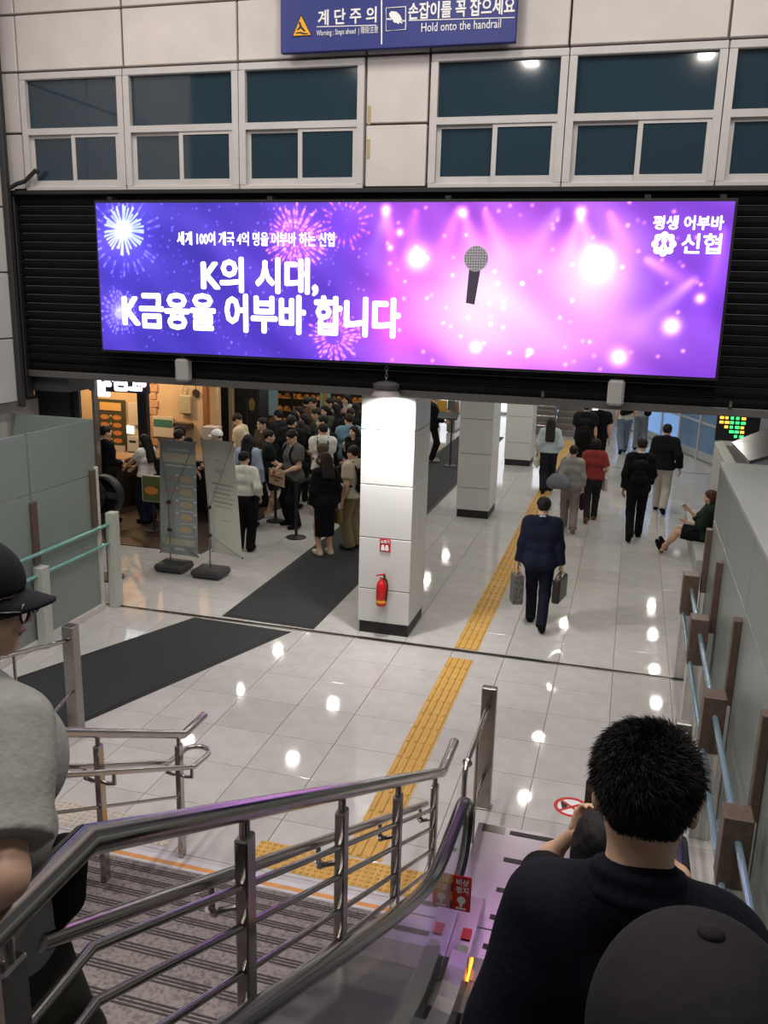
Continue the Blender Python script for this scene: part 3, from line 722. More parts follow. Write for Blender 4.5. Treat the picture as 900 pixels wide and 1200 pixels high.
for a, b in ((9.75, 8.35), (8.35, 6.62), (6.62, 4.97), (4.97, 3.32)):
    MB().tube([(0.84, a-0.07, 1.05), (0.84, b+0.07, 1.05)], 0.023, 12).build('tube', BLUET, gq, smooth=True)
    MB().tube([(0.78, a-0.07, 0.76), (0.78, b+0.07, 0.76)], 0.023, 12).build('tube', BLUET, gq, smooth=True)
    for z in (0.35, 0.7):
        MB().box(0.88, 0.99, (a+b)/2-0.02, (a+b)/2+0.02, z, z+0.04).build('cross_bar', STEEL_D, gq)
    MB().box(0.905, 0.93, b+0.14, b+0.165, 0, 1.1).build('upright', STEEL, gq)

# ------------------------------------------------------------------ staircase
RUN, RISE, SY0 = 0.30, 0.16, 4.76
SXL, SXR = -4.62, -1.06
st = thing('staircase', 'dark granite staircase descending to the hall with striped treads', 'stairs', (-2.8, 3.2, 0))
for i in range(1, 14):
    z = RISE*i; y1 = SY0-RUN*(i-1); y0 = y1-RUN if i < 13 else -1.5
    tr = MB().box(SXL, SXR, y0, y1+0.02, z-0.04, z, 0.006).build('tread', TREAD, st)
    MB().box(SXL, SXR, y1-0.02, y1, z-RISE, z-0.04).build('riser', TREAD, st)
    for k in range(3):
        yy = y1-0.03-0.02*k
        MB().box(SXL+0.03, SXR-0.03, yy-0.0095, yy, z-0.002, z+0.0025).build('anti_slip_line', STRIP_D, tr)
for x0, x1 in ((SXR, SXR+0.05), (SXL-0.05, SXL)):
    pts = [(x0, SY0+0.05, 0.0), (x0, SY0+0.05, 0.1), (x0, SY0-12*RUN, 2.18), (x0, -1.5, 2.18), (x0, -1.5, 1.9), (x0, SY0-12*RUN, 1.9), (x0, SY0-0.6, 0.0)]
    MB().prism(pts, (x1-x0, 0, 0)).build('stringer', STEEL_D, st)
ORG = mat('orange_line', srgb(206, 142, 74), 0.5, var=0.15, scale=8)
WLINE = mat('painted_white_gleam', (0.55, 0.53, 0.55), 0.35, var=0.12, scale=7)  # white bands beside the orange imitate the advert's reflection on the floor
nl = thing('warning_line', 'orange line with painted white reflection bands on the floor at the stair foot', 'floor marking', (-2.8, 5.03, 0))
MB().box(SXL, SXR, 4.975, 4.995, 0.0, 0.003).build('white_gleam', WLINE, nl)
MB().box(SXL, SXR, 4.996, 5.035, 0.0, 0.003).build('orange_band', ORG, nl)
MB().box(SXL, SXR, 5.036, 5.085, 0.0, 0.003).build('white_gleam', WLINE, nl)

def hand_z(y, top=1.0):
    """height of a sloping handrail axis over the flight"""
    return 0.955 if y > 5.28 else (2.99 if y < 1.37 else 2.99+(0.955-2.99)*(y-1.37)/(5.28-1.37))
HR = 0.033
rail = thing('stair_railing', 'shiny steel stair railing in the foreground beside the escalator', 'railing', (-1.0, 3.3, 0))
RX = -1.0
MB().tube([(RX, -0.9, 2.99), (RX, 1.37, 2.99), (RX, 5.28, 0.955), (RX, 5.72, 0.955)], HR, 20).build('handrail', STEEL, rail, smooth=True)
def step_z(y): return 2.08 if y < SY0-12*RUN else max(0, RISE*math.ceil((SY0-y)/RUN))
posts = (0.2, 1.12, 2.14, 3.09, 4.06, 5.06)
for y in posts:
    hz = hand_z(y)
    MB().box(RX-0.022, RX+0.022, y-0.034, y+0.034, step_z(y)-0.03, hz-0.085, 0.006).build('post', STEEL, rail)
    MB().tube([(RX, y, hz-0.09), (RX, y, hz-0.02)], 0.017, 12).build('post_neck', STEEL, rail, smooth=True)
for off, r in ((0.40, 0.0125), (0.57, 0.0125), (0.72, 0.0125)):
    MB().tube([(RX, 0.0, 2.99-off), (RX, 1.37, 2.99-off), (RX, 5.06, hand_z(5.06)-off)], r, 10).build('bar', STEEL, rail, smooth=True)
MB().tube([(RX-0.075, 1.30, 2.99+0.036-0.245), (RX-0.075, 5.15, hand_z(5.15)-0.245)], 0.021, 14).build('lower_handrail', STEEL, rail, smooth=True)
MB().tube([(RX, 0.0, 2.99-0.26), (RX, 1.37, 2.99-0.26), (RX, 5.06, hand_z(5.06)-0.26)], 0.0125, 10).build('bar', STEEL, rail, smooth=True)
for y in posts[2:]:
    z = hand_z(y)-0.25
    MB().tube([(RX-0.075, y-0.08, z+0.04), (RX-0.075, y-0.08, z-0.05)] + arc((RX-0.075, y-0.04, z-0.05), 0.04, math.pi, 1.5*math.pi, 5, (0, 1, 0), (0, 0, 1)) + [(RX-0.03, y-0.01, z-0.09), (RX, y, z-0.09)], 0.011, 8).build('bracket', STEEL, rail, smooth=True)
# middle railing
MX = -2.9
r2 = thing('stair_railing', 'shorter steel railing in the middle of the stairs with looped end', 'railing', (MX, 4, 0))
def hz2(y): return 0.955 if y > 5.2 else 0.955+(5.2-y)*0.52
MB().tube([(MX, 1.5, hz2(1.5)), (MX, 5.2, 0.955), (MX, 5.52, 0.955)], 0.03, 16).build('handrail', STEEL, r2, smooth=True)
for y in (2.2, 3.2, 4.16, 5.12):
    MB().box(MX-0.02, MX+0.02, y-0.03, y+0.03, step_z(y) if y < 5 else 0.0, hz2(y)-0.08, 0.005).build('post', STEEL, r2)
    MB().tube([(MX, y, hz2(y)-0.09), (MX, y, hz2(y)-0.02)], 0.015, 10).build('post_neck', STEEL, r2, smooth=True)
    for s in (-1, 1):
        z = hz2(y)-0.25
        MB().tube([(MX+s*0.1, y+0.0, z+0.02), (MX+s*0.1, y, z-0.07), (MX+s*0.05, y, z-0.08), (MX, y, z-0.07)], 0.012, 8).build('bracket', STEEL, r2, smooth=True)
lp = [(MX+0.1, 1.6, hz2(1.6)-0.24), (MX+0.1, 5.15, 0.74)] + arc((MX, 5.36, 0.72), 0.1, 0, math.pi, 10, (1, 0, 0), (0, 1, 0)) + [(MX-0.1, 5.15, 0.74), (MX-0.1, 1.6, hz2(1.6)-0.24)]
MB().tube(lp, 0.019, 12).build('lower_handrail', STEEL, r2, smooth=True)
for off in (0.5, 0.72): MB().tube([(MX, 2.0, hz2(2.0)-off), (MX, 5.12, hz2(5.12)-off)], 0.011, 8).build('bar', STEEL, r2, smooth=True)

# ------------------------------------------------------------------ guard posts next to the escalators
def guard(x0, x1, y0, y1, h, label, side, rails=True):
    t = thing('guard_post', label, 'post', ((x0+x1)/2, (y0+y1)/2, 0))
    MB().box(x0, x1, y0, y1, 0, h, 0.008).build('post', STEEL_D, t)
    MB().box(x0-0.01, x1+0.01, y0-0.01, y1+0.01, 0, 0.015, 0.003).build('base_plate', STEEL_D, t)
    xm = (x0+x1)/2
    if rails:
        MB().tube([(xm, y0, 0.93), (xm, 5.5, 0.93)] + arc((xm, 5.5, 0.85), 0.08, math.pi/2, math.pi, 5, (0, 1, 0), (0, 0, 1)) + [(xm, 5.42, 0.12)], 0.019, 12).build('tube', STEEL, t, smooth=True)
        MB().tube([(xm, y0, 0.32), (xm, 5.42, 0.32)], 0.014, 10).build('tube', STEEL, t, smooth=True)
        MB().tube([(xm, 5.95, 0), (xm, 5.95, 0.93)], 0.014, 10).build('upright', STEEL, t, smooth=True)
    return t
guard(-0.925, -0.805, 6.42, 6.49, 1.08, 'grey steel post with a bent tube rail left of the escalator foot', 1)
gp = guard(-4.83, -4.71, 6.47, 6.58, 1.07, 'grey steel post with tube rails at the left edge of the stairs', -1, False)
MB().tube([(-4.77, 6.47, 0.94), (-4.77, 3.9, 1.5)], 0.019, 12).build('tube', STEEL, gp, smooth=True)
MB().tube([(-4.77, 6.47, 0.42), (-4.77, 5.6, 0.16)], 0.016, 12).build('tube', STEEL, gp, smooth=True)
MB().tube([(-4.77, 5.75, 0), (-4.77, 5.75, 1.08)], 0.014, 10).build('upright', STEEL, gp, smooth=True)
g3 = guard(0.55, 0.67, 6.35, 6.43, 1.05, 'short dark post with a white label right of the escalator foot', 1, False)
MB().box(0.575, 0.645, 6.347, 6.35, 0.955, 0.985).build('label_plate', WHITE, g3)
MB().tube([(0.61, 6.35, 0.9), (0.61, 5.5, 0.9)], 0.019, 12).build('tube', STEEL, g3, smooth=True)

# ------------------------------------------------------------------ escalator
CXE = -0.13; EW = 0.5
es = thing('escalator', 'escalator going down with black handrails and steel landing plate', 'escalator', (CXE, 4, 0))
def esc_z(y): return max(0.0, 0.577*(4.05-y)) if y < 4.3 else 0.0
def smooth_z(y, s=0.35):
    d = 4.05-y
    return 0.577*(0.5*(d+math.sqrt(d*d+s*s)))-0.0
STEPM = mat('escalator_step', (0.12, 0.11, 0.13), 0.45, 0.9)
LAMPY = mat('amber_indicator', (1.0, 0.28, 0.03), 0.4, emit=3.0)
# steps
STEP_TOPS = []
yf = 4.43
for i in range(15):
    y0, y1 = yf-0.4*(i+1), yf-0.4*i
    z = smooth_z(y0+0.2)-0.02 if i > 0 else 0.0
    z = max(z, 0.0)-0.004
    STEP_TOPS.append((y0, y1, z))
    mb = MB()
    mb.box(CXE-EW+0.005, CXE+EW-0.005, y0+0.004, y1-0.002, z-0.25, z-0.012)
    n = 40
    for k in range(n):
        xa = CXE-EW+0.01+k*(2*EW-0.02)/n
        mb.box(xa, xa+0.011, y0+0.004, y1-0.002, z-0.012, z)
    mb.build('step', STEPM, es)
def stand_z(y):
    for a, b_, z in STEP_TOPS:
        if a <= y <= b_: return z
    return 0.0
# landing plate
lpz = 0.004
pl = MB().box(CXE-0.73, CXE+0.73, 4.75, 6.23, -0.03, lpz, 0.002).build('landing_plate', PLATE, es)
mb = MB()
for k in range(36):
    xa = CXE-0.6+k*1.2/36
    mb.box(xa, xa+0.014, 4.78, 5.02, lpz, lpz+0.002).box(xa, xa+0.014, 5.05, 5.6, lpz, lpz+0.002)
tag(mb.build('plate_ribs', PLATE, pl), None, kind='stuff')
MB().box(CXE-0.70, CXE+0.70, 5.022, 5.034, lpz, lpz+0.001).build('plate_joint', BLACK, pl)
for y in (6.16, 5.81, 5.45, 5.155, 4.865):
    MB().box(CXE-0.47, CXE+0.47, y-0.022, y+0.022, lpz+0.001, lpz+0.005).build('anti_slip_strip', STRIP_D, pl)
MB().box(-0.82, -0.64, 6.12, 6.22, lpz, lpz+0.002).build('maker_plate', STEEL, pl)
mb = MB().prism([(CXE-EW, 4.75, 0.004), (CXE-EW, 4.56, -0.004), (CXE-EW, 4.56, -0.04), (CXE-EW, 4.75, -0.04)], (2*EW, 0, 0))
for k in range(40):
    xa = CXE-EW+0.02+k*(2*EW-0.03)/40
    mb.box(xa, xa+0.008, 4.45, 4.56, -0.014, -0.002)
mb.build('comb', STEEL_D, es)
# balustrades
def balustrade(s, hx):
    """s = -1 left, +1 right; hx = handrail x"""
    ys = np.linspace(-1.2, 4.9, 50)
    hz = [smooth_z(y)+0.95 for y in ys]
    path = [(hx, y, z) for y, z in zip(ys, hz)]
    end = arc((hx, 4.9+0.0, hz[-1]-0.24), 0.24, math.pi/2, -math.pi/2, 14, (0, 1, 0), (0, 0, 1))
    path += [tuple(p) for p in end[1:]] + [(hx, 4.7, hz[-1]-0.48)]
    # handrail: flattened section
    mb = MB(); P = [Vector(p) for p in path]; V = []; n = len(P); sec = [(math.cos(a)*0.042, math.sin(a)*0.022) for a in np.linspace(0, 2*math.pi, 15)[:-1]]
    for i in range(n):
        t = (P[min(i+1, n-1)]-P[max(i-1, 0)]).normalized(); sx = Vector((1, 0, 0)); nn = sx.cross(t)
        for (a, b_) in sec: V.append(P[i]+sx*a+nn*b_)
    k = len(sec); Fs = [(i*k+j, i*k+(j+1) % k, (i+1)*k+(j+1) % k, (i+1)*k+j) for i in range(n-1) for j in range(k)]
    mb.add(V, Fs); mb.build('handrail', RUBBER, es, smooth=True)
    gp_ = [(hx, p[1], p[2]) for p in path]
    c = Vector((hx, 4.9, hz[-1]-0.24))
    gd = [(p[0], p[1], p[2]-0.032) for p in path[:50]] + [tuple(c+(Vector(p)-c)*0.87) for p in path[50:-1]] + [(hx, 4.7, path[-1][2]+0.03)]
    MB().tube(gd, 0.017, 8).build('handrail_guide', STEEL, es, smooth=True)
    # glass
    yb = [y for y in ys]
    top = [(hx, y, smooth_z(y)+0.925) for y in yb] + [tuple(c+(Vector(p)-c)*0.86) for p in path[50:-1]]
    bot = [(hx, 4.95, 0.2), (hx, 4.6, 0.19)] + [(hx, y, smooth_z(y)+0.16) for y in yb[::-1][4:]]
    mb = MB(); mb.prism(top+bot, (0.01, 0, 0)); g_ = mb.build('glass_balustrade', ESG, es)
    # inner deck and skirt
    xi = hx - s*0.045; xs = CXE+s*(EW+0.012)
    deck_y = list(np.linspace(-1.2, 4.55, 40)); dz = [smooth_z(y)+0.155 for y in deck_y]
    mb = MB(); V = []; Fs = []
    prof = [(xi, 0.02), (xs, 0.0), (xs, -0.55), (xs+s*0.01, -0.55)]
    for y, z in zip(deck_y, dz):
        for (a, b_) in prof: V.append((a, y, z+b_))
    k = len(prof)
    for i in range(len(deck_y)-1):
        for j in range(k-1): Fs.append((i*k+j, i*k+j+1, (i+1)*k+j+1, (i+1)*k+j) if s < 0 else (i*k+j, (i+1)*k+j, (i+1)*k+j+1, i*k+j+1))
    mb.add(V, Fs)
    mb.build('skirt_panel', DECK, es)
    # newel base plate
    MB().prism([(xs, 4.5, 0.18), (xs, 5.12, 0.16), (xs, 5.2, 0.10), (xs, 5.2, 0.0), (xs, 4.5, 0.0)], (s*(abs(hx-xs)+0.12), 0, 0)).build('newel_base', DECK, es)
    # outer deck
    xo0, xo1 = hx+s*0.03, hx+s*0.155
    pts = [(xo0, y, smooth_z(y)+0.2) for y in deck_y] + [(xo0, 5.2, 0.16), (xo0, 5.2, 0), (xo0, 4.4, 0)] + [(xo0, y, smooth_z(y)-0.3) for y in deck_y[::-1][4:]]
    MB().prism(pts, (xo1-xo0, 0, 0)).build('outer_deck', DECK, es)
    MB().box(xs-s*0.012 if s > 0 else xs, xs if s > 0 else xs+0.012, 4.5, 4.68, 0.035, 0.06).build('indicator_lamp', LAMPY, es)
ESG = mat('escalator_glass', (0.75, 0.8, 0.82), 0.05, trans=0.9)
HXL, HXR = -0.79, 0.53
balustrade(-1, HXL); balustrade(1, HXR)
# stop sign hanging on the left balustrade and stickers
sgn = thing('stop_sign', 'red emergency stop sign with white lettering on escalator glass', 'sign', (-0.70, 4.62, 0.4))
sb_ = pxbox(530, 552, 1027, 1068, 4.62); W0, W1, Z0, Z1 = sb_
MB().box(W0, W1, 4.62, 4.628, Z0, Z1, 0.002).build('plate', RED, sgn)
for k in range(4):
    zk = Z0+(Z1-Z0)*k/4; MB().box(W0-0.022, W0, 4.62, 4.627, zk, zk+(Z1-Z0)/4).build('edge_stripe', YSIGN if k % 2 else BLACK, sgn)
MB().tube([(W0-0.01, 4.625, (Z0+Z1)/2), (HXL, 4.63, (Z0+Z1)/2)], 0.008, 8).build('clip', STEEL_D, sgn)
SPn = wall_plane(4.619); wq, hq = W1-W0, Z1-Z0
text('lettering', '비상', WHITE, sgn, (W0+0.2*wq, W1-0.15*wq, Z0+0.74*hq, Z0+0.92*hq), SPn, 0.012, 0.002)
text('lettering', '정지', WHITE, sgn, (W0+0.2*wq, W1-0.15*wq, Z0+0.52*hq, Z0+0.70*hq), SPn, 0.012, 0.002)
MB().lathe([(0.026, 0), (0.026, 0.002)], ((W0+W1)/2, 4.619, Z0+0.32*hq), 16, rotx(math.pi/2)).build('pictogram', WHITE, sgn)
MB().box((W0+W1)/2-0.008, (W0+W1)/2+0.008, 4.617, 4.619, Z0+0.13*hq, Z0+0.22*hq).build('pictogram', WHITE, sgn)
MB().box((W0+W1)/2-0.03, (W0+W1)/2+0.03, 4.617, 4.619, Z0+0.06*hq, Z0+0.10*hq).build('pictogram', WHITE, sgn)
tag(MB().box(-0.72, -0.66, 4.68, 4.78, 0.181, 0.183).build('caution_sticker', RED), 'small red sticker on the escalator base near the comb', 'sticker')
tag(MB().box(-0.72, -0.66, 4.53, 4.62, 0.182, 0.184).build('caution_sticker', mat('grey_sticker', (0.3, 0.3, 0.3), 0.5)), 'small grey sticker on the escalator base below the red one', 'sticker')

# round prohibition marking on the floor
fm = thing('floor_sign', 'round red and white no standing sticker on the floor', 'floor marking', (-0.16, 6.68, 0))
MB().lathe([(0.15, 0.0005), (0.15, 0.002)], (-0.16, 6.68, 0), 32).build('disc', WHITE, fm)
rp = [(-0.16+0.132*math.cos(a), 6.68+0.132*math.sin(a), 0.002) for a in np.linspace(0, 2*math.pi, 33)[:-1]]
MB().add([(-0.16+r*math.cos(a), 6.68+r*math.sin(a), 0.003) for a in np.linspace(0, 2*math.pi, 33)[:-1] for r in (0.115, 0.148)], [(2*i, 2*i+1, (2*i+3) % 64, (2*i+2) % 64) for i in range(32)]).build('ring', RED, fm)
MB().obox((-0.22, 6.69, 0.003), (0.025, 0.05, 0.0005), rotz(0.2)).build('foot_mark', BLACK, fm)
MB().obox((-0.10, 6.66, 0.003), (0.025, 0.05, 0.0005), rotz(-0.2)).build('foot_mark', BLACK, fm)
MB().obox((-0.16, 6.68, 0.004), (0.125, 0.012, 0.0005), rotz(-0.7)).build('slash', RED, fm)
MB().obox((-0.16, 6.68, 0.0042), (0.125, 0.012, 0.0005), rotz(0.7)).build('slash', RED, fm)

# ------------------------------------------------------------------ food shop beyond the left screen
GOLD = mat('warm_lit_shelf', (0.75, 0.42, 0.12), 0.6)
MENU = mat('menu_board_olive', (0.06, 0.055, 0.025), 0.6)
PAPER = mat('notice_paper', (0.62, 0.5, 0.4), 0.7)
FOODO = mat('food_print_orange', (0.6, 0.22, 0.05), 0.6); CREAM = mat('cream_print', (0.6, 0.5, 0.27), 0.6)
def tan(x, y, Y): return aty(x, y, Y)
SB = 16.2
sf = tag(struct(MB().box(-12.5, -6.35, 12.15, SB, 0.0, 0.012).build('floor_shop', WOOD_D)), 'dark wooden floor of the food shop', 'floor')
wb = tag(struct(MB().box(-12.5, -8.0, SB, SB+0.1, 0, PASS_Z).build('wall_shop', WALLTAN)), 'warm tan back wall of the food shop', 'wall')
x0 = aty(169, 500, SB)[0]
for r in range(9):
    z = 0.9+r*0.16
    MB().box(x0, x0+0.32+0.04*(r % 2), SB-0.03, SB, z+0.006, z+0.154, 0.006).build('stone_block', BRICKT, wb)
def board(name, label, cat, px, m, Y=SB-0.02, d=0.025):
    b_ = pxbox(*px, Y); t = thing(name, label, cat, ((b_[0]+b_[1])/2, Y, b_[2]))
    MB().box(b_[0], b_[1], Y-d, Y, b_[2], b_[3], 0.003).build('panel', m, t)
    return t, b_
t, b_ = board('menu_board', 'olive menu board with rows of orange dishes in the shop', 'menu board', (117, 148, 468, 521), MENU)
Wm, Hm = b_[1]-b_[0], b_[3]-b_[2]
MB().box(b_[0]+0.06*Wm, b_[1]-0.15*Wm, SB-0.055, SB-0.045, b_[2]+0.76*Hm, b_[2]+0.93*Hm).build('title_band', GOLD, t)
for r in range(4):
    for c in (0.22, 0.68):
        cx_, cz_ = b_[0]+c*Wm, b_[2]+(0.1+0.17*r)*Hm
        MB().prism([(cx_+0.17*Wm*math.cos(a), SB-0.046, cz_+0.055*Hm*math.sin(a)) for a in np.linspace(0, 2*math.pi, 13)[:-1]], (0, -0.004, 0)).build('dish_picture', FOODO, t)
    MB().lathe([(0.022, 0), (0.022, 0.004)], (b_[0]+0.45*Wm, SB-0.046, b_[2]+(0.13+0.17*r)*Hm), 10, rotx(math.pi/2)).build('price_dot', CREAM, t)
t, b_ = board('notice', 'pale paper notice on the shop wall beside the menu', 'notice', (151, 162, 472, 498), PAPER)
t, b_ = board('notice', 'paper sheet low on the shop wall under the small screen', 'notice', (150, 163, 511, 529), mat('notice_white', (0.6, 0.55, 0.5), 0.7))
MB().box(b_[0]+0.05, b_[1]-0.06, SB-0.05, SB-0.045, b_[2]+0.6*(b_[3]-b_[2]), b_[2]+0.72*(b_[3]-b_[2])).build('print_bar', BLACK, t)
t, b_ = board('notice', 'narrow paper sheet at the counter corner of the shop', 'notice', (154, 162, 531, 545), PAPER)
t, b_ = board('notice', 'wide pale sheet under the menu board near the man in black', 'notice', (131, 147, 522, 535), PAPER)
t, b_ = board('screen', 'small glowing white screen on the shop wall', 'screen', (149, 157, 499, 508), mat('screen_glow', (0.85, 0.95, 1.0), 0.4, emit=1.2))
t, b_ = board('food_poster', 'green and cream poster on the tan wall of the shop', 'poster', (180, 204, 488, 512), mat('poster_cream', (0.6, 0.52, 0.4), 0.6))
MB().box(b_[0]+0.02, b_[1]-0.02, SB-0.05, SB-0.045, b_[2]+0.5*(b_[3]-b_[2]), b_[2]+0.85*(b_[3]-b_[2])).build('green_band', mat('poster_green', (0.05, 0.16, 0.12), 0.6), t)
t, b_ = board('shelf', 'small wall shelf on the tan wall left of the dark cabinet', 'shelf', (207, 227, 495, 500), WOOD_D, SB-0.02, 0.16)
# hanging tote bag and round hanger
bx = pxbox(211, 225, 463, 485, SB-0.05); cx_ = (bx[0]+bx[1])/2
t = thing('tote_bag', 'pale canvas tote bag hanging on the tan wall of the shop', 'bag', (cx_, SB-0.05, bx[2]))
MB().box(bx[0], bx[1], SB-0.09, SB-0.03, bx[2], bx[3], 0.02).build('bag_body', mat('canvas', (0.45, 0.36, 0.22), 0.8, var=0.1), t)
MB().tube([(cx_-0.07, SB-0.06, bx[3])] + [(cx_+0.07*math.cos(a), SB-0.06, bx[3]+0.2*math.sin(a)) for a in np.linspace(math.pi*0.9, math.pi*0.1, 8)] + [(cx_+0.07, SB-0.06, bx[3])], 0.01, 6).build('bag_strap', mat('canvas', (0.45, 0.36, 0.22)), t)
p = aty(229, 461, SB-0.05)
t = thing('wall_ornament', 'round dark ornament hanging beside the tote bag', 'ornament', (p[0], SB-0.05, p[2]))
MB().lathe([(0.075, 0), (0.085, 0.012), (0.075, 0.025)], (p[0], SB-0.02, p[2]), 18, rotx(math.pi/2)).build('disc', WOOD_D, t)
MB().tube([(p[0], SB-0.03, p[2]+0.08), (p[0], SB-0.03, p[2]+0.22)], 0.008, 6).build('cord', WOOD_D, t)
# shop front posts
def shop_post(label, px, py, Y, w, m, z1=PASS_Z):
    p = aty(px, py, Y); t = MB().box(p[0]-w/2, p[0]+w/2, Y-0.06, Y+0.06, 0, z1, 0.005).build('shop_post', m)
    tag(t, label, 'post')
shop_post('thick black post dividing the shop front, right of the menu', 169, 500, 14.9, 0.2, BLACK)
shop_post('slim steel post at the open left end of the shop front', 113, 500, 12.9, 0.05, STEEL_D)
shop_post('orange brown wooden post right of the tan wall', 242, 490, SB-0.15, 0.1, mat('orange_wood', (0.32, 0.12, 0.04), 0.5))
shop_post('pale beige post between the two dark cabinets', 271.5, 480, 17.0, 0.09, mat('beige_post', (0.42, 0.33, 0.25), 0.6))
CAB = mat('cabinet_black', (0.01, 0.011, 0.013), 0.35)
def cabinet(label, pxa, pxb, Y, h):
    a, b2 = aty(pxa, 480, Y)[0], aty(pxb, 480, Y)[0]
    t = thing('tall_cabinet', label, 'cabinet', ((a+b2)/2, Y, 0))
    MB().box(a, b2, Y, Y+0.5, 0, h, 0.006).build('carcass', CAB, t)
    m_ = (a+b2)/2
    for (p, q) in ((a+0.01, m_-0.006), (m_+0.006, b2-0.01)):
        d = MB().box(p, q, Y-0.02, Y, 0.05, h-0.02, 0.005).build('door', CAB, t)
    MB().tube([(m_+0.02, Y-0.04, 0.9), (m_+0.02, Y-0.04, 1.9)], 0.008, 6).build('handle', STEEL_D, t)
    return t
cabinet('black double door cabinet left of the beige post', 246, 269, 17.1, 2.9)
t = cabinet('dark cabinet with an oval plaque right of the beige post', 275, 304, 17.1, 2.9)
p = aty(295, 474, 17.06)
MB().prism([(p[0]+0.07*math.cos(a), 17.075, p[2]+0.13*math.sin(a)) for a in np.linspace(0, 2*math.pi, 17)[:-1]], (0, -0.02, 0)).build('oval_plaque', mat('brass', (0.35, 0.28, 0.1), 0.4, 0.7), t)
# counter and food sign
ct = thing('shop_counter', 'dark wooden counter of the food shop with a pale top', 'counter', (-9.3, 14.2, 0))
MB().box(-10.6, -9.1, 14.35, 14.9, 0, 0.92, 0.008).build('front', WOOD_D, ct)
MB().box(-10.65, -9.05, 14.3, 14.95, 0.92, 0.96, 0.006).build('top', mat('counter_top', (0.3, 0.19, 0.1), 0.4), ct)
ct = thing('shop_counter', 'black sales counter behind the two banner stands', 'counter', (-7.5, 14.9, 0))
MB().box(-8.6, -6.75, 14.5, 15.05, 0, 0.98, 0.008).build('front', CAB, ct)
MB().box(-8.65, -6.7, 14.45, 15.1, 0.98, 1.02, 0.006).build('top', mat('counter_steel', (0.3, 0.28, 0.25), 0.3, 0.5), ct)
p = aty(258, 492, 15.0)
tag(MB().box(-7.62, -7.32, 14.7, 14.95, 1.02, 1.62, 0.01).build('order_kiosk', mat('kiosk_beige', (0.5, 0.4, 0.32), 0.5)), 'beige order terminal standing on the black counter', 'terminal')
a, b2 = fl(172, 620), fl(197, 620)
bx = pxbox(167, 189.5, 557, 588, 13.05)
t = thing('food_sign', 'framed green sign with a sandwich picture before the counter', 'sign', ((bx[0]+bx[1])/2, 13.05, 0))
MB().box(bx[0], bx[1], 13.03, 13.07, bx[2], bx[3], 0.004).build('frame', mat('frame_pale', (0.55, 0.52, 0.45), 0.5), t)
MB().box(bx[0]+0.02, bx[1]-0.02, 13.022, 13.03, bx[2]+0.02, bx[3]-0.02).build('picture', mat('sign_olive', (0.1, 0.12, 0.03), 0.6), t)
MB().prism([((bx[0]+bx[1])/2+0.13*math.cos(a), 13.02, (bx[2]+bx[3])/2-0.03+0.07*math.sin(a)) for a in np.linspace(0, 2*math.pi, 15)[:-1]], (0, -0.004, 0)).build('sandwich_picture', FOODO, t)
MB().tube([((bx[0]+bx[1])/2, 13.07, 0.0), ((bx[0]+bx[1])/2, 13.07, bx[2]+0.05)], 0.02, 8).build('stand_pole', BLACK, t)
MB().lathe([(0.16, 0.0), (0.16, 0.02), (0.03, 0.03)], ((bx[0]+bx[1])/2, 13.07, 0.012), 16).build('stand_foot', BLACK, t)
# lit shop name sign
t = thing('shop_sign', 'dark sign board with glowing white brush lettering at upper left', 'sign', (-8.9, 14.0, 2.2))
bx = pxbox(106, 172, 425, 463, 13.95)
MB().box(bx[0]-0.05, bx[1], 13.95, 14.05, bx[2]+0.05, bx[3]+0.1, 0.006).build('board', mat('sign_navy', (0.02, 0.02, 0.05), 0.5), t)
for x_ in (bx[0], bx[1]-0.1): MB().tube([(x_, 14.0, bx[3]), (x_, 14.0, PASS_Z)], 0.012, 8).build('hanger_rod', BLACK, t)
LIT2 = mat('lit_sign_letters', (0.92, 0.93, 1.0), 0.5, emit=2.0)
for ch, a, b2, c, d in (('춘', 112, 129, 432, 463), ('심', 131, 148, 434, 457), ('고', 151, 165, 434, 457)):
    text('lettering', ch, LIT2, t, pxbox(a, b2, c, d, 13.94), wall_plane(13.945), 0.05)
MB().lathe([(0.06, 0), (0.06, 0.02)], (aty(168, 450, 13.94)[0], 13.945, aty(168, 450, 13.94)[2]), 14, rotx(math.pi/2)).build('pink_dot', mat('lit_pink', (1.0, 0.35, 0.6), 0.5, emit=3.0), t)
# floor fan behind the left post
p = aty(122, 580, 10.6)
t = thing('drum_fan', 'black round drum fan standing behind the left guard post', 'fan', (p[0], 10.6, 0))
MB().lathe([(0.26, -0.08), (0.29, -0.06), (0.29, 0.06), (0.26, 0.08), (0.25, 0.06), (0.25, -0.06)], (p[0], 10.6, p[2]), 28, rotx(math.pi/2)).build('drum', BLACK, t, smooth=True)
for k in range(3): MB().obox((p[0]+0.11*math.cos(k*2.09), 10.6, p[2]+0.11*math.sin(k*2.09)), (0.1, 0.006, 0.05), roty(-k*2.09), 0.003).build('fan_blade', mat('fan_grey', (0.05, 0.05, 0.055), 0.5), t)
MB().lathe([(0.05, -0.03), (0.06, 0.0), (0.05, 0.06)], (p[0], 10.6, p[2]), 16, rotx(math.pi/2)).build('hub', STEEL_D, t, smooth=True)
MB().tube([(p[0], 10.62, 0.02), (p[0], 10.62, p[2]-0.27)], 0.025, 10).build('stand_pole', BLACK, t)
MB().lathe([(0.22, 0.0), (0.22, 0.02), (0.03, 0.03)], (p[0], 10.62, 0), 18).build('stand_foot', BLACK, t)
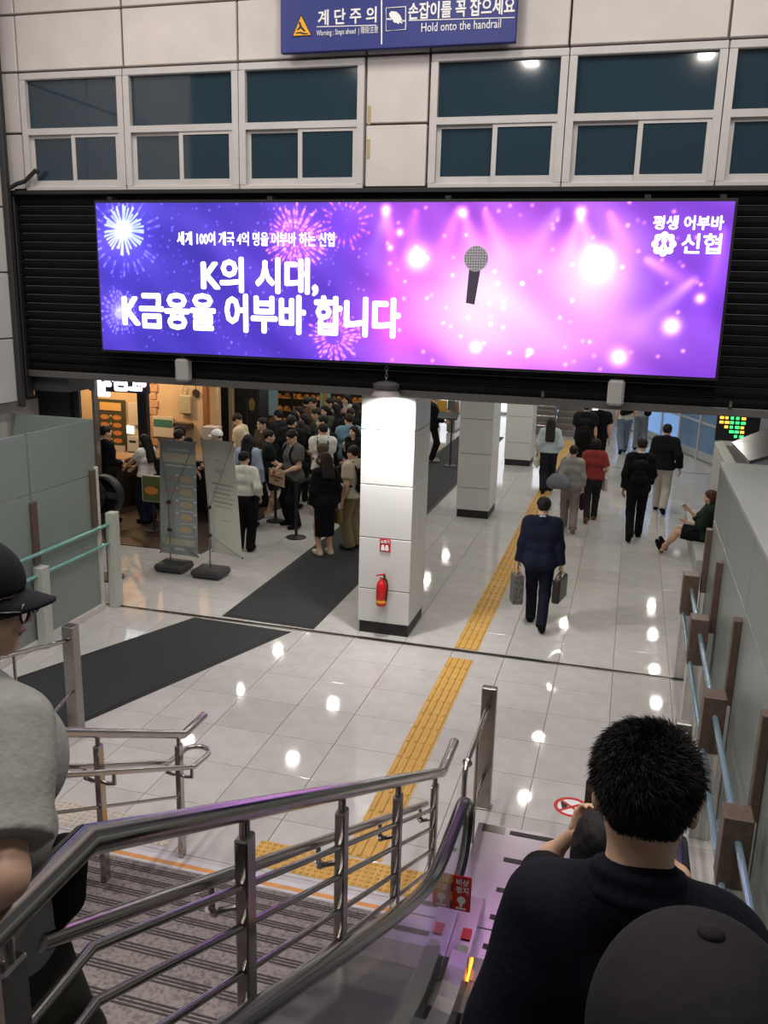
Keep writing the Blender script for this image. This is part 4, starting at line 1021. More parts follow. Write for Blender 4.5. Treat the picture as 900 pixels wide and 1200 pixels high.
# second shop, glazed front with warm shelves
S2 = 22.5
tag(struct(MB().box(-12.5, -5.4, S2+0.9, S2+1.0, 0, PASS_Z).build('wall_far_shop', mat('far_shop_dark', (0.06, 0.04, 0.03), 0.7))), 'dark back wall of the second shop', 'wall')
t = thing('display_shelf', 'warmly lit bakery display shelves behind the waiting crowd', 'shelf', (-8, S2+0.6, 0))
for k, z in enumerate((0.5, 0.85, 1.2, 1.55, 1.9)):
    MB().box(-10.5, -6.3, S2+0.4, S2+0.85, z, z+0.03).build('shelf_board', GOLD, t)
    for j in range(20):
        xx_ = -10.3+j*0.2+random.uniform(-.03, .03)
        MB().lathe([(0.05, 0.0), (0.075, 0.03), (0.06, 0.08), (0.02, 0.1)], (xx_, S2+0.55+random.uniform(-.05, .1), z+0.03), 8).build('bread', GOLD, t, smooth=True)
o = area('shelf_lamp', (-8.4, S2+0.35, 2.6), 3.6, 60, (1.0, 0.62, 0.25), size_y=0.1)
t = thing('shop_window', 'glazed front of the second shop with dark mullions', 'shop front', (-8, S2, 0))
for x in (-10.4, -8.9, -7.75, -6.2): MB().box(x-0.03, x+0.03, S2-0.03, S2+0.03, 0, PASS_Z, 0.004).build('mullion', CAB, t)
MB().box(-10.4, -6.2, S2-0.03, S2+0.03, 0, 0.3, 0.004).build('sill', CAB, t)
SGL = mat('shop_glass', (0.8, 0.85, 0.85), 0.02, trans=1.0)
for a, b2 in ((-10.37, -8.93), (-8.87, -7.78), (-7.72, -6.23)): MB().box(a, b2, S2-0.004, S2+0.004, 0.3, PASS_Z-0.02).build('pane', SGL, t)
bx = pxbox(310, 325, 440, 487, S2-0.1)
tag(MB().box(bx[0], bx[1], S2-0.08, S2-0.05, bx[2], bx[3]).build('hanging_banner', mat('pale_blue_banner', (0.25, 0.36, 0.42), 0.6)), 'pale blue hanging banner above the waiting crowd', 'banner')
bx = pxbox(375, 387, 450, 480, S2-0.1)
t = thing('poster', 'blue poster with an orange figure shape above the crowd', 'poster', (bx[0], S2-0.1, bx[2]))
MB().box(bx[0], bx[1], S2-0.08, S2-0.05, bx[2], bx[3]).build('sheet', mat('poster_teal', (0.2, 0.33, 0.33), 0.6), t)
MB().box(bx[0]+0.05, bx[1]-0.08, S2-0.09, S2-0.08, bx[2], bx[2]+0.65*(bx[3]-bx[2])).build('print_patch', mat('poster_ochre', (0.3, 0.17, 0.06), 0.6), t)
tag(struct(MB().box(-6.2, -5.4, S2-0.05, S2+0.05, 0, PASS_Z).build('wall_shop_end', mat('grey_shop_end', (0.16, 0.17, 0.17), 0.6))), 'grey wall end beside the second shop', 'wall')
# warm lamps of the first shop
for x in (-10.8, -9.6):
    t = thing('ceiling_light', 'warm lamp in the ceiling of the food shop, %s one' % ('left' if x < -10 else 'right'), 'ceiling light', (x, 15.3, PASS_Z))
    MB().lathe([(0.12, 0.0), (0.12, -0.02), (0.1, -0.02)], (x, 15.3, PASS_Z), 16).build('trim_ring', WHITEM, t)
    o = area('lamp', (0, 0, -0.03), 0.3, 34, (1.0, 0.68, 0.36), shape='DISK'); o.parent = t

# ------------------------------------------------------------------ banner stands
def banner(label, base_px, top_l, top_r, bot_r, bot_l, m, prints, polepx):
    b0 = fl(*base_px); Y = b0[1]
    t = thing('banner_stand', label, 'banner', (b0[0], Y, 0))
    # water filled foot
    MB().box(b0[0]-0.27, b0[0]+0.21, Y-0.22, Y+0.18, 0.012, 0.13, 0.035).build('foot', mat('foot_plastic', (0.035, 0.036, 0.038), 0.55), t)
    YB = Y+0.14
    c = [aty(*q, YB) for q in (top_l, top_r, bot_r, bot_l)]
    MB().prism([tuple(q) for q in c], (0, 0.004, 0)).build('sheet', m, t)
    pb = aty(*polepx, Y+0.0)
    MB().tube([(pb[0], Y, 0.1), (pb[0], Y, 1.02)], 0.014, 10).build('pole', STEEL, t, smooth=True)
    for z in (0.62, 1.04): MB().lathe([(0.02, -0.025), (0.035, -0.02), (0.035, 0.02), (0.02, 0.025)], (pb[0], Y, z), 12).build('clamp_knob', BLACK, t, smooth=True)
    hubs = {0: Vector((pb[0], Y+0.01, 1.04)), 1: Vector((pb[0], Y+0.01, 1.04)), 2: Vector((pb[0], Y+0.01, 0.62)), 3: Vector((pb[0], Y+0.01, 0.62))}
    for i in range(4): MB().tube([hubs[i], Vector(c[i])+Vector((0, -0.01, 0))], 0.005, 6).build('strut', STEEL_D, t)
    for i in range(4): MB().lathe([(0.012, -0.01), (0.012, 0.01)], Vector(c[i]), 8).build('corner_eyelet', BLACK, t)
    # printed patches
    O, Uv, Vv = Vector(c[3]), Vector(c[2])-Vector(c[3]), Vector(c[0])-Vector(c[3])
    for (u0, u1, v0, v1, mm, shape) in prints:
        f = lambda u, v: O+Uv*u+Vv*v+Vector((0, -0.003, 0))
        if shape == 'r': pts = [f(u0, v0), f(u1, v0), f(u1, v1), f(u0, v1)]
        else: pts = [f((u0+u1)/2+(u1-u0)/2*math.cos(a), (v0+v1)/2+(v1-v0)/2*math.sin(a)) for a in np.linspace(0, 2*math.pi, 13)[:-1]]
        MB().prism(pts, (0, -0.001, 0)).build('print_patch', mm, t)
    return t
BL = mat('banner_bluegrey', (0.3, 0.345, 0.35), 0.65, var=0.05); BC = mat('banner_cream', (0.52, 0.53, 0.45), 0.65, var=0.06)
PCR = mat('print_pale_cream', (0.5, 0.48, 0.35), 0.65); PWH = mat('print_pale', (0.55, 0.58, 0.58), 0.65); PTN = mat('print_tan', (0.5, 0.39, 0.24), 0.65); PPK = mat('print_dusty', (0.36, 0.3, 0.27), 0.65); PGY = mat('print_grey_line', (0.4, 0.4, 0.35), 0.65)
pr = [(0.08, 0.92, 0.81, 0.89, PCR, 'r'), (0.25, 0.75, 0.915, 0.925, PWH, 'r'), (0.15, 0.85, 0.775, 0.79, PWH, 'r'), (0.08, 0.92, 0.085, 0.14, PCR, 'r'), (0.4, 0.65, 0.04, 0.06, PWH, 'r')]
for k in range(5):
    v = 0.64-0.11*k
    pr += [(0.52, 0.87, v, v+0.06, PTN, 'e'), (0.88, 0.96, v+0.05, v+0.075, PWH, 'e'), (0.52, 0.9, v-0.03, v-0.022, PWH, 'r')]
    if k < 4: pr += [(0.08, 0.4, v, v+0.055, PPK, 'e'), (0.41, 0.49, v+0.05, v+0.075, PWH, 'e')]
banner('blue grey menu banner stand with pale dish prints, left of two', (207, 668), (187, 514), (229, 518.5), (232, 653), (188, 647), BL, pr, (198, 600))
pr = [(0.35, 0.62, 0.72, 0.77, PGY, 'e'), (0.38, 0.6, 0.83, 0.845, PGY, 'r')]
for k in range(6): pr.append((0.2+0.05*(k % 2), 0.9-0.06*(k % 3), 0.62-0.04*k, 0.635-0.04*k, PGY if k % 2 else PPK, 'r'))
pr.append((0.4, 0.62, 0.30, 0.312, PGY, 'r'))
banner('cream banner stand with faint grey print, right of two', (250, 675), (236, 514), (273.5, 518.5), (284, 654), (249, 646), BC, pr, (245, 600))

# queue barrier posts
def stanchion(x, y, label):
    t = thing('barrier_post', label, 'barrier post', (x, y, 0))
    MB().lathe([(0.17, 0.0), (0.17, 0.015), (0.06, 0.035), (0.03, 0.05)], (x, y, 0), 24).build('base', BLACK, t, smooth=True)
    MB().tube([(x, y, 0.04), (x, y, 0.93)], 0.026, 14).build('pole', BLACK, t, smooth=True)
    MB().lathe([(0.035, 0.93), (0.035, 1.0), (0.02, 1.01)], (x, y, 0), 16).build('head', BLACK, t, smooth=True)
A1, A2, A3 = fl(347, 630), fl(323, 611), fl(396, 604)
stanchion(A1[0], A1[1], 'black queue barrier post nearest the dark mat'); stanchion(A2[0], A2[1], 'black queue barrier post near the man in white shirt')
for a, b2, l in ((A1, A2, 'black belt stretched between the two queue barrier posts'),):
    tag(MB().prism([(a[0], a[1], 0.94), (b2[0], b2[1], 0.94), (b2[0], b2[1], 0.985), (a[0], a[1], 0.985)], (0.004, 0.004, 0)).build('barrier_belt', BLACK), l, 'belt')
tag(MB().prism([(A1[0]+0.03, A1[1]+0.03, 0.94), (-5.05, 15.6, 0.94), (-5.05, 15.6, 0.985), (A1[0]+0.03, A1[1]+0.03, 0.985)], (0.004, 0, 0)).build('barrier_belt', BLACK), 'black belt running from the nearest barrier post into the crowd', 'belt')
s = fl(524, 545)
t = thing('barrier_post', 'slim black stand on the mat between the first two pillars', 'barrier post', (s[0]+0.1, 21.0, 0))
MB().lathe([(0.17, 0.0), (0.17, 0.015), (0.03, 0.03)], (s[0]+0.1, 21.0, 0.011), 20).build('base', BLACK, t)
MB().tube([(s[0]+0.1, 21.0, 0.03), (s[0]+0.1, 21.0, 1.2)], 0.02, 12).build('pole', BLACK, t)
MB().obox((s[0]+0.0, 21.0, 1.25), (0.25, 0.14, 0.02), rotx(0.5), 0.01).build('tray', BLACK, t)

# ------------------------------------------------------------------ right side of the passage
rw = tag(struct(MB().box(1.62, 1.75, 9.9, 17.2, 0, 1.6).build('wall_right', GREYW)), 'low grey wall along the right of the passage', 'wall')
for ya, yb in ((9.9, 12.0), (12.0, 14.1), (14.1, 16.2), (16.2, 17.2)): MB().box(1.60, 1.625, ya+0.01, yb-0.01, 0.3, 1.59, 0.005).build('wall_panel', GREYW, rw)
tag(MB().box(1.2, 1.6, 13.6, 17.1, 0.0, 0.30, 0.015).build('ledge', mat('ledge_stone', (0.4, 0.4, 0.38), 0.4)), 'low stone ledge the seated woman rests on', 'ledge')
p = [aty(858, 518, 11.5), aty(878, 540, 11.1), aty(905, 526, 11.1), aty(905, 486, 11.5)]
t = thing('metal_hood', 'tilted brushed steel hood above the right screen', 'hood', (p[0][0], 11.3, 2.0))
q = [Vector(v) for v in p]; q[2] = q[2]+Vector((0.5, 0, 0.12)); q[3] = q[3]+Vector((0.5, 0, 0.12))
MB().prism(q, (0.02, 0.10, -0.06)).build('panel', mat('hood_steel', (0.3, 0.3, 0.3), 0.35, 0.9), t)
MB().box(1.45, 1.85, 11.25, 11.6, 0, 2.12, 0.01).build('column', GREYW, t)
bx = pxbox(841, 874, 478, 514, 17.5)
t = thing('led_display', 'black display board with green and orange glowing characters', 'display', (bx[0], 17.5, bx[2]))
MB().box(bx[0]-0.02, bx[1]+0.25, 17.5, 17.6, bx[2]-0.05, bx[3]+0.3, 0.01).build('housing', BLACK, t)
MB().box(bx[0]+0.32, bx[0]+0.4, 17.52, 17.58, 0, bx[2]).build('stand_column', GREYW, t)
LEDG = mat('led_green', (0.05, 0.9, 0.2), 0.5, emit=1.6); LEDO = mat('led_orange', (1.0, 0.45, 0.05), 0.5, emit=1.6)
for r in range(7):
    for c in range(5):
        xa = bx[0]+0.03+c*0.095; za = bx[2]+0.02+r*0.085
        if (xa-bx[0]) < 0.28 and r < 3-c: continue
        MB().box(xa, xa+random.uniform(.05, .08), 17.494, 17.5, za, za+0.05).build('led_mark', LEDO if c in (0, 1) or (c == 4 and r % 3) else LEDG, t)
# glazed partition, its panes glow by themselves in place of daylight behind
DAY = mat('daylight_pane', srgb(120, 160, 215), 0.2, emit=0.55)
DAYG = mat('blue_glass_pane', srgb(95, 120, 150), 0.12, emit=0.12)
pt = thing('glass_partition', 'grey framed glass partition with panes glowing bluish for daylight at the passage end', 'partition', (1.4, 26, 0))
A = Vector((2.35, 23.5, 0)); B = Vector((-0.3, 30.6, 0)); d = (B-A); Ln = d.length; d.normalize(); nrm = Vector((d.y, -d.x, 0))
ang = math.atan2(d.y, d.x); Rp = rotz(ang)
nseg = 6
FRG = mat('partition_frame', (0.4, 0.42, 0.43), 0.4)
for i in range(nseg+1):
    c = A+d*(Ln*i/nseg); MB().obox((c.x, c.y, 1.5), (0.04, 0.05, 1.5), Rp, 0.005).build('post', FRG, pt)
for z, hh in ((0.14, 0.1), (1.0, 0.03), (1.35, 0.05), (2.2, 0.04)):
    for i in range(nseg):
        c = A+d*(Ln*(i+0.5)/nseg); MB().obox((c.x, c.y, z), (Ln/nseg/2-0.04, 0.03, hh), Rp).build('rail', FRG, pt)
for i in range(nseg):
    c = A+d*(Ln*(i+0.5)/nseg); MB().obox((c.x, c.y, 1.55), (Ln/nseg/2-0.04, 0.006, 1.4), Rp).build('pane', DAYG if i < 2 else DAY, pt)
tag(struct(MB().box(2.3, 2.42, 18.5, 23.6, 0, PASS_Z).build('wall_right_far', GREYW)), 'pale grey wall beside the display board', 'wall')
tag(struct(MB().box(1.75, 2.3, 17.1, 17.2, 0, 1.55).build('wall_right_return', GREYW)), 'short return of the grey right wall', 'wall')

# ------------------------------------------------------------------ far end: wall, bright openings, staircase
fw = tag(struct(MB().box(-13, 4, 31.6, 31.8, 0, PASS_Z).build('wall_far', mat('far_wall', (0.45, 0.45, 0.44), 0.7))), 'pale wall closing the far end of the passage', 'wall')
DAYW = mat('bright_window', (0.85, 0.88, 0.95), 0.3, emit=1.3)
for k, (a, b2) in enumerate(((-7.4, -5.9), (-5.4, -4.0), (-3.6, -2.5), (-1.9, -0.9))):
    tag(struct(MB().box(a, b2, 31.5, 31.6, 0.1, 2.6).build('window_%d' % (11+k), DAYW)), 'bright daylight opening at the far end, %s from the left' % ('first', 'second', 'third', 'fourth')[k], 'window')
fs_ = thing('staircase', 'far staircase with dark steel railings rising at the passage end', 'stairs', (-2.1, 28, 0))
for i in range(8): MB().box(-3.1, -1.15, 27.2+0.3*i, 29.9, 0.16*i+0.001, 0.16*(i+1), 0.004).build('step', mat('far_step', (0.2, 0.17, 0.15), 0.6), fs_)
for x in (-3.15, -2.1, -1.1):
    MB().tube([(x, 26.7, 0.95), (x, 27.2, 0.95), (x, 29.8, 2.35)], 0.04, 8).build('handrail', STEEL_D, fs_)
    MB().tube([(x, 26.7, 0.5), (x, 27.2, 0.5), (x, 29.8, 1.9)], 0.025, 8).build('lower_rail', STEEL_D, fs_)
    for i in range(10): MB().tube([(x, 26.75+0.3*i, max(0.0, 0.16*(i-1))), (x, 26.75+0.3*i, 0.95+max(0, 0.3*i-0.45)*0.54)], 0.022, 6).build('baluster', STEEL_D, fs_)
for x0_, x1_ in ((-3.15, -2.1),): 
    for z in (0.35, 0.65, 0.95): MB().tube([(x0_, 26.7, z), (x1_, 26.7, z)], 0.025, 8).build('cross_rail', STEEL_D, fs_)
# gate line seen between the first two pillars
tg = thing('ticket_gate', 'row of steel ticket gates seen between the first two pillars', 'ticket gate', (-6.0, 27, 0))
for k in range(5): MB().box(-7.6+0.75*k, -7.35+0.75*k, 26.4, 27.9, 0.012, 1.0, 0.03).build('gate_body', STEEL_D, tg)
for k in range(4): MB().box(-7.33+0.75*k, -7.0+0.75*k, 27.1, 27.15, 0.45, 0.9, 0.01).build('gate_flap', mat('flap_yellow', (0.7, 0.4, 0.05), 0.4), tg)

# ------------------------------------------------------------------ figures: smooth blended bodies meshed from distance fields
def Vn(*a): return np.array(a, float)
def unit(v):
    v = np.asarray(v, float); return v/max(np.linalg.norm(v), 1e-9)
def C(a, b, r0, r1=None, clip=None): return ('c', np.asarray(a, float), np.asarray(b, float), r0, r0 if r1 is None else r1, clip)
def EL(c, r, R=None): return ('e', np.asarray(c, float), np.asarray(r, float), np.eye(3) if R is None else np.asarray(R, float), None, None)

def field(prims, vox, k=0.03, subs=(), cuts=(), pad=0.03, grow=0.0, noise=0.0, nfreq=18.0, seed=0.0):
    lo = np.full(3, 1e9); hi = -lo
    for p in prims:
        if p[0] == 'c':
            r = max(p[3], p[4])+grow; lo = np.minimum(lo, np.minimum(p[1], p[2])-r); hi = np.maximum(hi, np.maximum(p[1], p[2])+r)
        else:
            r = p[2].max()+grow; lo = np.minimum(lo, p[1]-r); hi = np.maximum(hi, p[1]+r)
    lo = lo-pad; hi = hi+pad
    n = np.ceil((hi-lo)/vox).astype(int)+2
    ax = [lo[i]+vox*np.arange(n[i]) for i in range(3)]
    V = np.full(tuple(n), 0.5, dtype=np.float32)
    def region(a, b):
        i0 = np.clip(((a-lo)/vox).astype(int), 0, n-1); i1 = np.clip(((b-lo)/vox).astype(int)+2, 1, n)
        return tuple(slice(i0[i], i1[i]) for i in range(3))
    def dist(p, sl, gr):
        X = ax[0][sl[0]][:, None, None]; Y = ax[1][sl[1]][None, :, None]; Z = ax[2][sl[2]][None, None, :]
        if p[0] == 'c':
            a, b = p[1], p[2]; d = b-a; L2 = float(d@d)
            if L2 < 1e-10:
                D = np.sqrt((X-a[0])**2+(Y-a[1])**2+(Z-a[2])**2)-p[3]-gr
            else:
                t = np.clip(((X-a[0])*d[0]+(Y-a[1])*d[1]+(Z-a[2])*d[2])/L2, 0, 1)
                D = np.sqrt((X-a[0]-t*d[0])**2+(Y-a[1]-t*d[1])**2+(Z-a[2]-t*d[2])**2)-(p[3]+(p[4]-p[3])*t)-gr
            if p[5] is not None:
                nn, p0 = p[5]; D = np.maximum(D, (X-p0[0])*nn[0]+(Y-p0[1])*nn[1]+(Z-p0[2])*nn[2])
            return D
        c, r, R = p[1], p[2]+gr, p[3]
        q = [(X-c[0])*R[0][i]+(Y-c[1])*R[1][i]+(Z-c[2])*R[2][i] for i in range(3)]
        k0 = np.sqrt(sum((q[i]/r[i])**2 for i in range(3))); k1 = np.sqrt(sum((q[i]/r[i]**2)**2 for i in range(3)))
        return k0*(k0-1)/np.maximum(k1, 1e-6)
    for p in prims:
        m = k*1.3+3*vox+grow
        if p[0] == 'c':
            r = max(p[3], p[4])+m; sl = region(np.minimum(p[1], p[2])-r, np.maximum(p[1], p[2])+r)
        else: sl = region(p[1]-p[2].max()-m, p[1]+p[2].max()+m)
        D = dist(p, sl, grow); A = V[sl]
        h = np.clip(0.5+0.5*(D-A)/k, 0, 1); V[sl] = D*(1-h)+A*h-k*h*(1-h)
    for p in subs:
        r = (max(p[3], p[4]) if p[0] == 'c' else p[2].max())+0.03
        sl = region((np.minimum(p[1], p[2]) if p[0] == 'c' else p[1])-r, (np.maximum(p[1], p[2]) if p[0] == 'c' else p[1])+r)
        D = -dist(p, sl, 0.0); A = V[sl]; kk = 0.012
        h = np.clip(0.5-0.5*(D-A)/kk, 0, 1); V[sl] = D*(1-h)+A*h+kk*h*(1-h)
    X = ax[0][:, None, None]; Y = ax[1][None, :, None]; Z = ax[2][None, None, :]
    if noise:
        V = V + noise*(np.sin(nfreq*X+seed)*np.sin(nfreq*1.3*Y+1.7+seed)*np.sin(nfreq*0.8*Z+0.6)+0.6*np.sin(nfreq*2.1*X+2+seed+4*Z)*np.sin(nfreq*1.9*Z+5*Y))
    for (nn, p0) in cuts:
        V = np.maximum(V, (X-p0[0])*nn[0]+(Y-p0[1])*nn[1]+(Z-p0[2])*nn[2])
    V[0] = V[-1] = 0.1; V[:, 0] = V[:, -1] = 0.1; V[:, :, 0] = V[:, :, -1] = 0.1
    return V, lo

def nets(V, lo, vox):
    S = V < 0
    c = np.zeros(tuple(s-1 for s in V.shape), np.int8)
    cor = [(i, j, k) for i in (0, 1) for j in (0, 1) for k in (0, 1)]
    def sh(A, o): return A[o[0]:A.shape[0]-1+o[0], o[1]:A.shape[1]-1+o[1], o[2]:A.shape[2]-1+o[2]]
    for o in cor: c += sh(S, o)
    act = (c > 0) & (c < 8); I = np.argwhere(act); n = len(I)
    if n == 0: return np.zeros((0, 3)), np.zeros((0, 4), int)
    idx = np.full(act.shape, -1, np.int64); idx[act] = np.arange(n)
    vals = {o: sh(V, o)[act] for o in cor}
    P = np.zeros((n, 3)); cnt = np.zeros(n)
    for a in cor:
        for ax_ in range(3):
            if a[ax_]: continue
            b = list(a); b[ax_] = 1; b = tuple(b)
            va, vb = vals[a], vals[b]; m = (va < 0) != (vb < 0)
            t = np.where(m, va/np.where(m, va-vb, 1), 0)
            pt = np.tile(np.array(a, float), (n, 1)); pt[:, ax_] = t
            P += np.where(m[:, None], pt, 0); cnt += m
    P = (P/np.maximum(cnt, 1)[:, None]+I)*vox+lo
    quads = []
    for ax_ in range(3):
        s0 = [slice(None)]*3; s1 = [slice(None)]*3; s0[ax_] = slice(0, -1); s1[ax_] = slice(1, None)
        A, B = S[tuple(s0)], S[tuple(s1)]
        E_ = np.argwhere(A != B); fl_ = A[tuple(E_.T)]
        u, v = (ax_+1) % 3, (ax_+2) % 3
        ok = (E_[:, u] > 0) & (E_[:, v] > 0) & (E_[:, u] < act.shape[u]) & (E_[:, v] < act.shape[v])
        E_ = E_[ok]; fl_ = fl_[ok]
        def cell(du, dv):
            q = E_.copy(); q[:, u] += du; q[:, v] += dv; return idx[tuple(q.T)]
        Q = np.stack([cell(-1, -1), cell(0, -1), cell(0, 0), cell(-1, 0)], 1)
        Q[~fl_] = Q[~fl_][:, ::-1]
        quads.append(Q)
    return P, np.concatenate(quads)

def sdf_mesh(prims, vox, **kw):
    V, lo = field(prims, vox, **kw); return nets(V, lo, vox)

def join(parts):
    Vs, Qs, n = [], [], 0
    for (v, q) in parts:
        Vs.append(v); Qs.append(q+n); n += len(v)
    return np.concatenate(Vs), np.concatenate(Qs)

def ik(a, c, l1, l2, pole):
    a = np.asarray(a, float); c = np.asarray(c, float); d = c-a; L = np.linalg.norm(d)
    if L > (l1+l2)*0.999: c = a+d/L*(l1+l2)*0.999; d = c-a; L = np.linalg.norm(d)
    u = d/L; x = (l1*l1-l2*l2+L*L)/(2*L); hgt = math.sqrt(max(l1*l1-x*x, 0))
    p = np.asarray(pole, float); p = p-u*(p@u); p = unit(p)
    return a+u*x+p*hgt, c

def R3(ax_, a):
    c, s = math.cos(a), math.sin(a)
    return {'x': np.array([[1, 0, 0], [0, c, -s], [0, s, c]]), 'y': np.array([[c, 0, s], [0, 1, 0], [-s, 0, c]]), 'z': np.array([[c, -s, 0], [s, c, 0], [0, 0, 1]])}[ax_]

def hand_prims(w, d, thumb, curl=0.5, s=1.0):
    """w wrist, d pointing direction, thumb = direction of the thumb side; palm normal follows"""
    d = unit(d); t = np.asarray(thumb, float); t = unit(t-d*(t@d)); n = np.cross(d, t)   # n: palm normal axis used for bending
    P = []
    for k in (-1, -0.35, 0.35, 1): P.append(C(w+d*0.012*s+t*k*0.016*s, w+d*0.085*s+t*k*0.028*s, 0.013*s, 0.012*s))
    lens = ((0.038, 0.026, 0.02), (0.045, 0.03, 0.022), (0.042, 0.028, 0.021), (0.032, 0.021, 0.018))
    for i, k in enumerate((1, 0.35, -0.35, -1)):
        p = w+d*0.088*s+t*k*0.028*s; a = 0.0; dd = d
        for j in range(3):
            a += curl*(0.55, 0.8, 0.6)[j]
            dd = d*math.cos(a)+n*math.sin(a); q = p+dd*lens[i][j]*s
            P.append(C(p, q, (0.0098-0.0012*j)*s, (0.0092-0.0014*j)*s)); p = q
    p = w+d*0.03*s+t*0.026*s; dd = unit(d*0.6+t*0.75+n*0.25*curl)
    q = p+dd*0.045*s; P.append(C(p, q, 0.0125*s, 0.0105*s)); dd = unit(d*0.9+t*0.25+n*0.5*curl); P.append(C(q, q+dd*0.032*s, 0.0105*s, 0.0085*s))
    return P

PEOPLE = 0
def person(label, pos, rz=0.0, h=1.7, fem=False, fat=1.0, lean=0.0, twist=0.0, head=(0, 0), L='down', R='down', legs='stand', top=None, bottom=None, shoes=(20, 20, 22),
           hair='short', hairm=None, cap=None, face=False, vox=0.016, group='people in the station', collar=None, neck=True, polesL=None, polesR=None, hands=None, seat=None, sleeve_cut=0.62, strap=None, glasses=False, curlR=0.5, curlL=0.5, handR=None, handL=None, hairdens=0, skirt_col=None, headoff=(0, 0, 0), wrinkle=0.0022, shw=1.0, hs=1.0, kshirt=.05, drp=0.0):
    """local frame: x right, y forward, z up; numbers for a 1.7 m figure"""
    global PEOPLE
    PEOPLE += 1
    seed = PEOPLE*1.37
    s = h/1.7
    root = thing('person', label, 'person', pos, rz, group)
    hairm = hairm or HAIR
    sw = (0.158 if fem else 0.174)*shw
    piv = Vn(0, 0, 0.93) if seat is None else Vn(0, 0, seat/s+0.10)
    dz = piv[2]-0.93
    RT = R3('z', twist) @ R3('x', -lean)
    def T(x, y, z): return piv+RT @ (Vn(x, y, z)-Vn(0, 0, 0.93))
    f = fat
    # torso
    if fem:
        torso = [C(T(-.075, 0, .93), T(.075, 0, .93), .108*f), C(T(-.05, 0, 1.08), T(.05, 0, 1.08), .09*f), C(T(-.065, 0, 1.25), T(.065, 0, 1.25), .1*f), C(T(-.105, -.01, 1.385), T(.105, -.01, 1.385), .058*f),
                 EL(T(-.065, .075, 1.26), (.06, .05, .06), RT), EL(T(.065, .075, 1.26), (.06, .05, .06), RT)]
    else:
        torso = [C(T(-.065, 0, .93), T(.065, 0, .93), .11*f), C(T(-.06, 0, 1.08), T(.06, 0, 1.08), .106*f), C(T(-.085, .005, 1.26), T(.085, .005, 1.26), .115*f), C(T(-.118*shw, -.01, 1.385-drp), T(.118*shw, -.01, 1.385-drp), .06*f)]
    torso += [C(T(0, -.03, 1.43), T(-sw+.03, -.012, 1.388-drp), .045, .038), C(T(0, -.03, 1.43), T(sw-.03, -.012, 1.388-drp), .045, .038)]
    butt = [EL(T(-.075, -.045, .90), (.09*f, .09*f, .1*f), RT), EL(T(.075, -.045, .90), (.09*f, .09*f, .1*f), RT)]
    nk = [C(T(0, -.02, 1.42), T(0, .0, 1.545), .056 if not fem else .048, .05 if not fem else .043)]
    # arms
    arms = {}
    for side, spec, sx, pole in (('L', L, -1, polesL), ('R', R, 1, polesR)):
        sh_ = T(sx*sw, -.008, 1.385-drp)
        if isinstance(spec, str):
            tg = {'down': (sx*.235, .03, .86), 'fwd': (sx*.2, .22, .93), 'back': (sx*.24, -.2, .92), 'front': (sx*.05, .26, 1.02), 'phone': (sx*.07, .30, 1.22), 'behind': (sx*-.02, -.2, .98), 'hip': (sx*.2, .12, 1.0), 'strap': (sx*.12, .17, 1.28), 'counter': (sx*.18, .38, 1.05)}[spec]
            tg = RT @ (Vn(*tg)-Vn(0, 0, 0.93))+piv if spec not in ('down', 'fwd', 'back') else Vn(*tg)+Vn(0, 0, dz)
        else: tg = Vn(*spec)
        el, wr = ik(sh_, tg, .285, .255, pole if pole is not None else RT @ Vn(sx*.35, -1, -.25))
        arms[side] = (sh_, el, wr, sx)
    upper = []; fore = []
    for side in 'LR':
        sh_, el, wr, sx = arms[side]
        upper += [C(sh_, el, .05*f if not fem else .042*f, .038 if not fem else .033)]
        fore += [C(el, el+(wr-el)*.35, .038 if not fem else .033, .037 if not fem else .032), C(el+(wr-el)*.35, wr, .037 if not fem else .032, .026 if not fem else .023)]
    # legs
    lg = {}
    if legs == 'stand': an = {'L': (-.095, -.01, .085), 'R': (.095, -.01, .085)}
    elif legs == 'walkR': an = {'L': (-.075, -.24, .15), 'R': (.075, .2, .09)}
    elif legs == 'walkL': an = {'L': (-.075, .2, .09), 'R': (.075, -.24, .15)}
    elif legs == 'wide': an = {'L': (-.14, .03, .085), 'R': (.14, -.03, .085)}
    else: an = legs
    thigh = []; shin = []; feet = {}; shoe = {}
    for side, sx in (('L', -1), ('R', 1)):
        hip = piv+R3('z', twist) @ Vn(sx*.088, 0, -.03)
        k_, a_ = ik(hip, an[side], .435, .41, Vn(sx*.05, 1, .15))
        lg[side] = (hip, k_, a_)
        thigh += [C(hip, k_, .088*f, .054)]
        shin += [C(k_, k_+(a_-k_)*.35, .054, .055), C(k_+(a_-k_)*.35, a_, .055, .037)]
        back = a_[1] < -0.15 and seat is None
        fd = unit(Vn(sx*.12, 1, -.75 if back else 0.0)) if seat is None else unit(Vn(sx*.15, .5, .9))
        hl = a_+Vn(0, -.035, -.045)+ (Vn(0, 0, 0.0))
        if back: hl = a_+Vn(0, -.04, -.03)
        tip = hl+fd*.2
        if seat is not None: hl = a_+Vn(0, .0, -.03); tip = hl+fd*.19
        feet[side] = [C(hl, tip, .036, .03), C(a_, hl, .036, .036)]
        shoe[side] = [C(hl, hl+(tip-hl)*.55, .044, .046), C(hl+(tip-hl)*.5, tip, .046, .036), C(a_+Vn(0, 0, .0), hl, .047, .045)]
    # head
    RH = RT @ R3('z', head[0]) @ R3('x', -head[1])
    hc = T(0, .02, 1.588) + RH @ Vn(0, 0.0, 0.0)+Vn(*headoff)
    def Hd(x, y, z): return hc+RH @ Vn(x, y, z)
    ws = .95 if fem else 1.0
